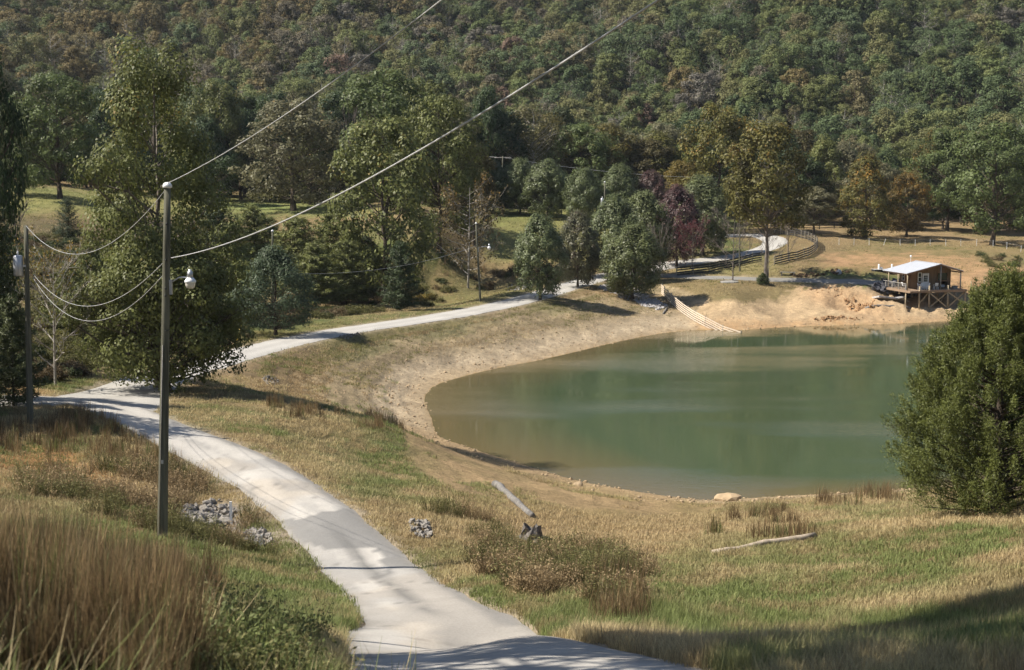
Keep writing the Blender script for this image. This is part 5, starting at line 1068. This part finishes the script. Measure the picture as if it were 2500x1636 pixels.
def stump():
    p = ground(1234, 1255); e = empty('tree_stump', p); tag(e, 'dark broken stump in the dry grass right of the road', 'stump'); r = np.random.default_rng(8); M = plain('charred_stump', (.16, .145, .13), .95, .1, .7, 7, bump=.05)
    a = np.arange(14) * 6.283 / 14; V = []; 
    for z, rr in ((-.2, .46), (.05, .40), (.3, .36), (.55, .33)): V.append(np.stack([np.cos(a) * rr * (1 + .2 * r.normal(size=14) * .7), np.sin(a) * rr * (1 + .14 * r.normal(size=14)), np.full(14, z) + (.08 * r.normal(size=14) if z > .5 else 0)], 1))
    V.append(np.stack([np.cos(a) * .2, np.sin(a) * .2, .25 + .1 * r.normal(size=14)], 1)); V = np.vstack(V); i = np.arange(4)[:, None]; j = np.arange(14)[None]; k = (j + 1) % 14
    Q = np.stack([i * 14 + j, i * 14 + k, i * 14 + 14 + k, i * 14 + 14 + j], -1).reshape(-1, 4); T = [[56, 56 + q, 57 + q] for q in range(1, 13)]; link('bole', mesh_np('bole', V, Q, T, None, [M]), e)
    for ang in (2.8, .3, -1.2): tubepart('root', M, e, [(math.cos(ang) * .3, math.sin(ang) * .3, .1), (math.cos(ang) * .6, math.sin(ang) * .6, .04), (math.cos(ang) * .95, math.sin(ang) * .95, -.06)], [.12, .08, .03], 6)
stump()
def pillar(x, label):
    p = at_d(x, 478, 262); p[2] = gz(p[0], p[1]); e = empty('gate_pillar', p); tag(e, label, 'gate pillar', 'stone gate pillars'); r = np.random.default_rng(int(x)); z = 0
    for q in range(6):
        h = .5; boxes('stone_course', BOARD_PALE if q % 2 else PALE_STONE, e, (-.45 + .05 * r.random(), .45 - .05 * r.random(), -.45, .45, z + .01, z + h)); z += h
    boxes('cap', PALE_STONE, e, (-.55, .55, -.55, .55, z + .01, z + .16)); return p
g1 = pillar(740, 'left stone gate pillar at the edge of the mown pasture'); g2 = pillar(773, 'right stone gate pillar beside the large olive tree')
def gate():
    e = empty('iron_gate', g1 + [-5.2, .6, 0]); tag(e, 'tall dark iron gate left of the stone pillars', 'gate')
    for x in (0, 4.4): boxes('gate_post', BLACK, e, (x - .07, x + .07, -.07, .07, -.3, 3.3))
    boxes('top_bar', BLACK, e, (.08, 4.32, -.05, .05, 3.1, 3.2)); boxes('lower_bar', BLACK, e, (.08, 4.32, -.05, .05, .5, .58))
    for i in range(9): boxes('upright', BLACK, e, (.45 + i * .44 - .025, .45 + i * .44 + .025, -.025, .025, .59, 3.09))
gate()

# ---- the cabin on its deck
def cabin():
    Y = 190.0; c = at_d(2129, 671.5, Y); zd = c[2]; e = empty('lake_cabin', c, math.radians(14)); tag(e, 'small wooden cabin with a white metal roof standing on a stilted deck by the pond', 'cabin'); W, D = 5.1, 4.5; R = Matrix.Rotation(math.radians(14), 3, 'Z')
    def loc_ground(x, y): p = R @ Vector((x, y, 0)); return gz(c[0] + p.x, c[1] + p.y) - zd
    AP = 3.42; LE = (-2.45, 2.22); RE = (6.05, 2.42); AX = 2.6
    def roofz(x): return AP - (AP - LE[1]) * (AX - x) / (AX - LE[0]) if x < AX else AP - (AP - RE[1]) * (x - AX) / (RE[0] - AX)
    # walls, vertical cladding boards with gaps
    def wall(name, x0, x1, y, nb, openings, axis):
        bm = bmesh.new(); w_ = (x1 - x0) / nb
        for i in range(nb):
            a = x0 + i * w_ + .006; b = x0 + (i + 1) * w_ - .006; m = (a + b) / 2; ztop = (roofz(m) if axis == 'x' else roofz(y)) - .10; segs = [(0.0, ztop)]
            for (o0, o1, z0, z1) in openings:
                if m > o0 and m < o1: segs = [s for lo, hi in segs for s in ((lo, min(hi, z0)), (max(lo, z1), hi)) if s[1] > s[0] + .02]
            pr = .012 * (i % 2)
            for lo, hi in segs:
                if axis == 'x': box(bm, a, b, y - .05 - pr, y + .05, lo, hi)
                else: box(bm, y - .05 - pr, y + .05, a, b, lo, hi)
        return link(name, bm_mesh(name, bm, PINEWOOD), e)
    wall('front_wall', 0, W, 0, 34, [(.14, .70, .95, 2.22), (.84, 1.76, -.1, 2.06), (3.05, 4.62, 1.05, 2.18), (3.05, 4.62, .12, .98)], 'x'); wall('back_wall', 0, W, D, 20, [], 'x'); wall('side_wall', .07, D - .07, 0.0, 26, [(1.6, 2.1, 1.0, 1.75), (3.1, 3.8, .9, 1.9)], 'y'); wall('side_wall', .07, D - .07, W, 20, [], 'y')
    boxes('interior_wall', SOFFIT, e, (.1, W - .1, 1.6, 1.66, 0, 2.2))
    def window(x0, x1, z0, z1, y, cols, rows, axis='x', mat=WHITE):
        f = .06
        def B(a, b, lo, hi, d0, d1): return (a, b, y + d0, y + d1, lo, hi) if axis == 'x' else (y + d0, y + d1, a, b, lo, hi)
        w_ = boxes('window', mat, e, B(x0, x0 + f, z0, z1, -.10, .04), B(x1 - f, x1, z0, z1, -.10, .04), B(x0 + f, x1 - f, z1 - f, z1, -.10, .04), B(x0 + f, x1 - f, z0, z0 + f, -.10, .04))
        boxes('pane', GLASS, w_, B(x0 + f, x1 - f, z0 + f, z1 - f, -.02, .0))
        for i in range(1, cols): m = x0 + (x1 - x0) * i / cols; boxes('glazing_bar', mat, w_, B(m - .018, m + .018, z0 + f, z1 - f, -.06, -.03))
        for i in range(1, rows): m = z0 + (z1 - z0) * i / rows; boxes('glazing_bar', mat, w_, B(x0 + f, x1 - f, m - .03, m + .03, -.085, -.062))
    window(.14, .70, .95, 2.22, 0, 1, 2); window(1.6, 2.1, 1.0, 1.75, 0, 2, 1, 'y', SOFFIT); window(3.1, 3.8, .9, 1.9, 0, 1, 2, 'y'); window(3.05, 4.62, 1.05, 2.18, 0, 1, 1, 'x', SOFFIT)
    d = boxes('door', WHITE, e, (.88, 1.72, -.06, -.01, .02, 2.0)); boxes('door_frame', WHITE, d, (.82, .88, -.09, .04, 0, 2.06), (1.72, 1.78, -.09, .04, 0, 2.06), (.82, 1.78, -.09, .04, 2.06, 2.12)); boxes('pane', GLASS, d, (1.02, 1.58, -.075, -.062, .98, 1.82))
    for i in range(1, 3): boxes('glazing_bar', WHITE, d, (1.02 + .187 * i - .012, 1.02 + .187 * i + .012, -.09, -.076, .98, 1.82)); boxes('glazing_bar', WHITE, d, (1.02, 1.58, -.10, -.091, .98 + .28 * i - .012, .98 + .28 * i + .012))
    lathe('handle', GALV, d, [(0, .05), (.03, .04), (.02, 0)], (.95, -.07, 1.0)).rotation_euler = (math.pi / 2, 0, 0)
    boxes('counter', SOFFIT, e, (2.95, 5.0, -.35, -.10, 1.0, 1.05)); boxes('shelf', SOFFIT, e, (3.1, 4.6, -.05, .5, .10, .16)); boxes('bench', DECKWOOD, e, (2.9, 4.3, -.75, -.45, .38, .43), (3.0, 3.08, -.7, -.5, 0, .38), (4.1, 4.18, -.7, -.5, 0, .38))
    # roof: two ribbed metal slopes
    y0, y1 = -1.65, D + .45
    def slope(xa, za, xb, zb):
        bm = bmesh.new(); L = math.hypot(xb - xa, zb - za); ux, uz = (xb - xa) / L, (zb - za) / L; nx, nz = (-uz, ux) if ux > 0 else (uz, -ux); th = .05
        v = [bm.verts.new((xa + nx * o, y, za + nz * o)) for y in (y0, y1) for o in (0, th)] + [bm.verts.new((xb + nx * o, y, zb + nz * o)) for y in (y0, y1) for o in (0, th)]
        for f in ((0, 1, 3, 2), (4, 6, 7, 5), (0, 4, 5, 1), (2, 3, 7, 6), (1, 5, 7, 3), (0, 2, 6, 4)): bm.faces.new([v[i] for i in f])
        o = link('roof_slope', bm_mesh('roof_slope', bm, ROOFM), e)
        for i in range(15):
            yy = y0 + .04 + (y1 - y0 - .08) * i / 14; bm = bmesh.new(); a = (xa + nx * (th + .012), yy, za + nz * (th + .012)); b = (xb + nx * (th + .012), yy, zb + nz * (th + .012)); bar(bm, a, b, .04, .025); link('rib', bm_mesh('rib', bm, ROOFM), o)
    slope(AX, AP, LE[0], LE[1]); slope(AX, AP, RE[0], RE[1]); barpart('ridge_cap', ROOFM, e, (AX, y0, AP + .07), (AX, y1, AP + .07), .3, .03)
    for (xa, za, xb, zb) in ((AX, AP, *LE), (AX, AP, *RE)): barpart('barge_board', SOFFIT, e, (xa, y0 + .02, za - .08), (xb, y0 + .02, zb - .08), .04, .16)
    barpart('eave_beam', DECKWOOD, e, (-2.2, y0 + .1, LE[1] - .14), (-2.2, y1 - .1, LE[1] - .14), .12, .16); barpart('eave_beam', DECKWOOD, e, (5.75, y0 + .1, RE[1] - .14), (5.75, y1 - .1, RE[1] - .14), .12, .16)
    for x, y, m in ((-2.2, -1.45, POSTWOOD), (-2.2, 1.0, POSTWOOD), (-2.2, 3.6, POSTWOOD), (2.75, -1.45, BOARD_GREY), (5.75, -1.45, BOARD_GREY)): tubepart('porch_post', m, e, [(x, y, 0), (x, y, roofz(x) - .1)], .085, 8)
    # deck
    boxes('deck_floor', DECKWOOD, e, (-2.45, 6.3, -2.2, D + .2, -.06, -.005)); 
    for y in (-2.2, ): boxes('rim_board', DECKWOOD, e, (-.9, 6.34, y - .05, y - .003, -.30, -.01))
    boxes('rim_board', DECKWOOD, e, (-2.5, -2.453, -2.2, D + .2, -.30, -.01)); boxes('rim_board', DECKWOOD, e, (6.303, 6.35, -2.2, D + .2, -.30, -.01)); boxes('landing', DECKWOOD, e, (-2.5, -.92, -2.75, -2.21, -.28, -.012))
    fx = (-2.3, -1.05, .75, 3.55, 6.15)
    for i, x in enumerate(fx):
        y = -2.05 if i else -1.3; y = -2.65 if i == 1 else y; g_ = loc_ground(x, y); tubepart('stilt', POSTWOOD, e, [(x, y, g_ - .5), (x, y, -.06 if i in (0, 4) else .62)], .12 if i > 1 else .10, 8)
        if i > 1: tubepart('stilt', POSTWOOD, e, [(x, .6, loc_ground(x, .6) - .4), (x, .6, -.07)], .11, 8)
    for a, b in ((2, 3), (3, 4)):
        ga = loc_ground(fx[a], -2.05) + .15; gb = loc_ground(fx[b], -2.05) + .15; barpart('brace', POSTWOOD, e, (fx[a], -2.2, -.35), (fx[b], -2.2, gb), .05, .16); barpart('brace', POSTWOOD, e, (fx[a], -1.92, ga), (fx[b], -1.92, -.35), .05, .16)
        barpart('brace', POSTWOOD, e, (fx[a] + .4, .5, ga + .3), ((fx[a] + fx[b]) / 2, .5, -.2), .05, .16)
    barpart('brace', POSTWOOD, e, (fx[1] + .4, -1.8, loc_ground(0, -1.8) + .4), (fx[2], -1.9, -.3), .05, .14)
    tubepart('guard_rail', BLACK, e, [(.75, -2.05, .5), (3.55, -2.05, .52), (6.15, -2.05, .3)], .025, 6)
    for y in (-1.4, .4, 2.2, 4.0): boxes('rail_post', BOARD_GREY, e, (-2.42, -2.32, y, y + .1, 0, .85))
    boxes('hand_rail', BOARD_GREY, e, (-2.46, -2.28, -1.4, D + .1, .852, .90)); 
    for i in range(14): boxes('baluster', BOARD_GREY, e, (-2.39, -2.35, -1.15 + i * .4, -1.11 + i * .4, .08, .85))
    q = lathe('roof_mast', WHITE, e, [(.03, 0), (.03, .75), (.11, .78), (.14, .88), (.11, .98), (0, 1.02)], (AX - .9, y1 - .25, roofz(AX - .9) + .05))
    # things on the deck
    def world(x, y, z): p = R @ Vector((x, y, 0)); return (c[0] + p.x, c[1] + p.y, zd + z)
    def chair(x, y, rot, label):
        h = empty('plastic_chair', world(x, y, 0), rot); tag(h, label, 'chair', 'white plastic chairs on the cabin deck')
        for sx in (-.24, .24):
            for sy in (-.22, .22): barpart('leg', PLASTIC, h, (sx * 1.08, sy * 1.1, 0), (sx * .92, sy * .92, .42), .05, .05)
            bm = bmesh.new(); bar(bm, (sx * 1.12, -.22, .64), (sx * 1.12, .24, .68), .06, .035); bar(bm, (sx * 1.12, -.2, .44), (sx * 1.12, -.2, .625), .05, .04); link('armrest', bm_mesh('armrest', bm, PLASTIC), h)
        boxes('seat', PLASTIC, h, (-.25, .25, -.25, .22, .421, .455), bev=.01); bm = bmesh.new()
        for i in range(5): bar(bm, (-.2 + .1 * i, .225, .47), (-.18 + .09 * i, .33, .84), .07, .02)
        bar(bm, (-.24, .335, .87), (.24, .335, .87), .04, .07); link('backrest', bm_mesh('backrest', bm, PLASTIC), h)
    chair(-.05, -1.0, math.radians(60), 'white plastic chair leftmost of the pair by the cabin door'); chair(.42, -.8, math.radians(-20), 'white plastic chair nearest the cabin window'); chair(.85, -1.25, math.radians(-75), 'white plastic chair in front of the cabin door, facing left')
    chair(2.2, -1.2, math.radians(185), 'white plastic chair standing alone right of the cabin door'); chair(-1.5, .6, math.radians(100), 'white plastic chair on the left side porch of the cabin')
    o = boxes('cooler_box', PLASTIC, None, (-.28, .28, -.18, .18, 0, .3), bev=.02); o.location = world(4.0, .2, .165); o.rotation_euler.z = math.radians(14); tag(o, 'white cooler box on the low shelf under the cabin counter', 'cooler')
    o = boxes('storage_crate', BOARD_GREY, None, (-.32, .32, -.25, .25, 0, .42), bev=.02); o.location = world(5.35, -.7, .0); o.rotation_euler.z = math.radians(14); tag(o, 'grey crate at the right end of the cabin deck', 'crate')
cabin()
def shore_things():
    # low dark float with two white seats, left behind the cabin roof
    p = ground(2062, 633); e = empty('dock_float', p, .05); tag(e, 'low black float with two white seats lying left of the cabin roof', 'float'); boxes('hull', BLACK, e, (-2.2, 3.2, -.9, .9, .1, .45), bev=.04); boxes('deck_board', BOARD_GREY, e, (-2.25, 3.25, -.95, .95, .452, .50))
    for x in (-1.4, .6):
        s = boxes('seat', WHITE, e, (x, x + .55, -.3, .3, .502, .80)); boxes('backrest', WHITE, s, (x, x + .12, -.3, .3, .802, 1.25))
    b = ground(2085, 665); o = lathe('barrel', BLACK, None, [(0, .95), (.28, .95), (.3, .9), (.3, 0), (0, 0)], (b[0], b[1], b[2])); tag(o, 'dark upright barrel at the end of the cabin lane', 'barrel')
    b = ground(2103, 667); e = empty('bucket', b); tag(e, 'yellow bucket on the dark stone heap', 'bucket'); lathe('pail', YELLOW_P, e, [(0, .01), (.2, .01), (.26, .6), (.28, .62), (.25, .58), (.19, .05)]); tubepart('handle', GALV, e, [(-.26, 0, .58), (-.18, 0, .76), (0, 0, .84), (.18, 0, .76), (.26, 0, .58)], .015, 6)
    rockpile('stone_heap', [(2022,668),(2060,660),(2112,659),(2128,672),(2118,690),(2080,688),(2035,680)], 170, 1.0, DROCKS, 'heap of dark flat stones between the lane and the cabin', .8, 'stone heap', 'slab')
    rockpile('stone_heap', [(2112,678),(2128,672),(2140,682),(2135,692),(2118,690)], 40, .5, ROCKS, 'loose grey stones at the left corner of the cabin deck', .3, 'stone heap', 'slab')
    SOIL = plain('dark_soil', (.10, .066, .04), .95, .1, .4, 3); REDCLAY = plain('red_clay', (.33, .205, .11), .95, .1, .4, 3); SR = [rock_mesh('clod', 480 + i, SOIL) for i in range(3)]; RR = [rock_mesh('clod', 490 + i, REDCLAY) for i in range(3)]
    rockpile('soil_clods', [(1835,637),(1900,633),(1960,626),(1975,634),(1920,642),(1840,643)], 130, .5, SR, 'dark broken soil along the cut bank above the cabin lane', .1, 'soil heap', 'clod')
    rockpile('clay_clods', [(1950,694),(1985,692),(2030,700),(2038,715),(1995,724),(1965,712)], 140, .42, RR, 'red clay clods round the eroded gully left of the cabin', .05, 'soil heap', 'clod')
    rockpile('clay_clods', [(1890,738),(1950,734),(1995,740),(1985,748),(1900,748)], 110, .30, RR, 'red clay clods at the edge of the water on the far bank', .03, 'soil heap', 'clod')
    rockpile('clay_clods', [(1880,672),(1960,668),(2015,684),(2010,692),(1900,686)], 50, .28, RR, 'clay clods on the orange mound above the grey log', .02, 'soil heap', 'clod')
    CONC = plain('grey_concrete', (.40, .39, .38), .9, .2, .25, 2)
    for (x, y, sx, sy, rz, ry, lab) in ((2050, 695, 3.2, 2.6, .4, .12, 'pale concrete slab at the head of the eroded gully'), (2078, 697, 3.0, 2.4, -.3, -.2, 'grey concrete slab tilted in the gully left of the cabin'), (2098, 700, 3.0, 1.1, .7, .35, 'narrow pale concrete slab leaning toward the cabin deck')):
        p = ground(x, y); o = boxes('concrete_slab', CONC, None, (-sx / 2, sx / 2, -sy / 2, sy / 2, -.12, .12), bev=.03); o.location = (p[0], p[1], p[2] + .08); o.rotation_euler = (-.2, ry, rz); tag(o, lab, 'slab')
    p = ground(1694, 657); e = empty('upturned_boat', p, .1); tag(e, 'small pale upturned boat in the grass left of the tall trunk', 'boat'); g = Geo(); t = np.linspace(-1, 1, 9)
    V = np.array([[x * 1.3, math.cos(a) * .5 * (1 - .55 * x ** 4), max(0, math.sin(a)) * .34 * (1 - .3 * x ** 2)] for x in t for a in np.linspace(0, math.pi, 9)]); i = np.arange(8)[:, None]; j = np.arange(8)[None]; Q = np.stack([i * 9 + j, i * 9 + 9 + j, i * 9 + 10 + j, i * 9 + j + 1], -1).reshape(-1, 4); link('hull', mesh_np('hull', V, Q, None, None, [BOARD_GREY], smooth=True), e)
    barpart('keel', BOARD_GREY, e, (-1.3, 0, .33), (1.3, 0, .33), .06, .05)
    p = ground(1830, 640); e = empty('wooden_bench', p, -.3); tag(e, 'old wooden bench beside the tall trunk at the fence gap', 'bench'); boxes('seat', BOARD_GREY, e, (-1.1, 1.1, -.25, .25, .45, .52))
    for x in (-.9, .9): boxes('leg', BOARD_GREY, e, (x - .06, x + .06, -.2, .2, -.1, .45))
    p = ground(1806, 743); 
    for x, yb, yt, lab in ((2285, 701, 676, 'lone round post standing right of the cabin deck'), (2255, 702, 680, 'thin grey post beyond the right end of the deck')):
        q = at_d(x, yb, 192.5); q[2] = gz(q[0], q[1]); o = tubepart('post', POSTWOOD, None, [(0, 0, -.3), (0, 0, 2.2)], .09, 8); o.name = 'standing_post'; o.location = q; tag(o, lab, 'post')
    for k, (x, y, x2, y2) in enumerate(((1130, 1104, 1195, 1106), (1166, 1117, 1168, 1098))):
        a = at_z(x, y, .12); b = at_z(x2, y2, .12) if k == 0 else a + np.array([0, 0, .9]); o = tubepart('drift_branch', GREY_BARK, None, [np.zeros(3), (b - a) * .5 + [0, .1, .08], b - a], [.05, .04, .02], 6); o.location = a; tag(o, ('thin branch lying in the shallows at the near shore', 'short upright stick in the shallows at the near shore')[k], 'branch')
shore_things()

# ------------------------------------------------------------------ thin autumn haze
def haze():
    me = bpy.data.meshes.new('haze'); bm = bmesh.new(); box(bm, -1250, 1250, -60, 1180, -9, 262); bm.to_mesh(me); bm.free(); m = bpy.data.materials.new('haze'); m.use_nodes = True; n = m.node_tree.nodes; n.clear(); o = n.new('ShaderNodeOutputMaterial'); v = n.new('ShaderNodeVolumePrincipled'); v.inputs['Density'].default_value = .00007; v.inputs['Color'].default_value = (.80, .87, .95, 1); v.inputs['Anisotropy'].default_value = .2
    m.node_tree.links.new(v.outputs[0], o.inputs['Volume']); me.materials.append(m); tag(link('haze', me), kind='stuff')
haze()
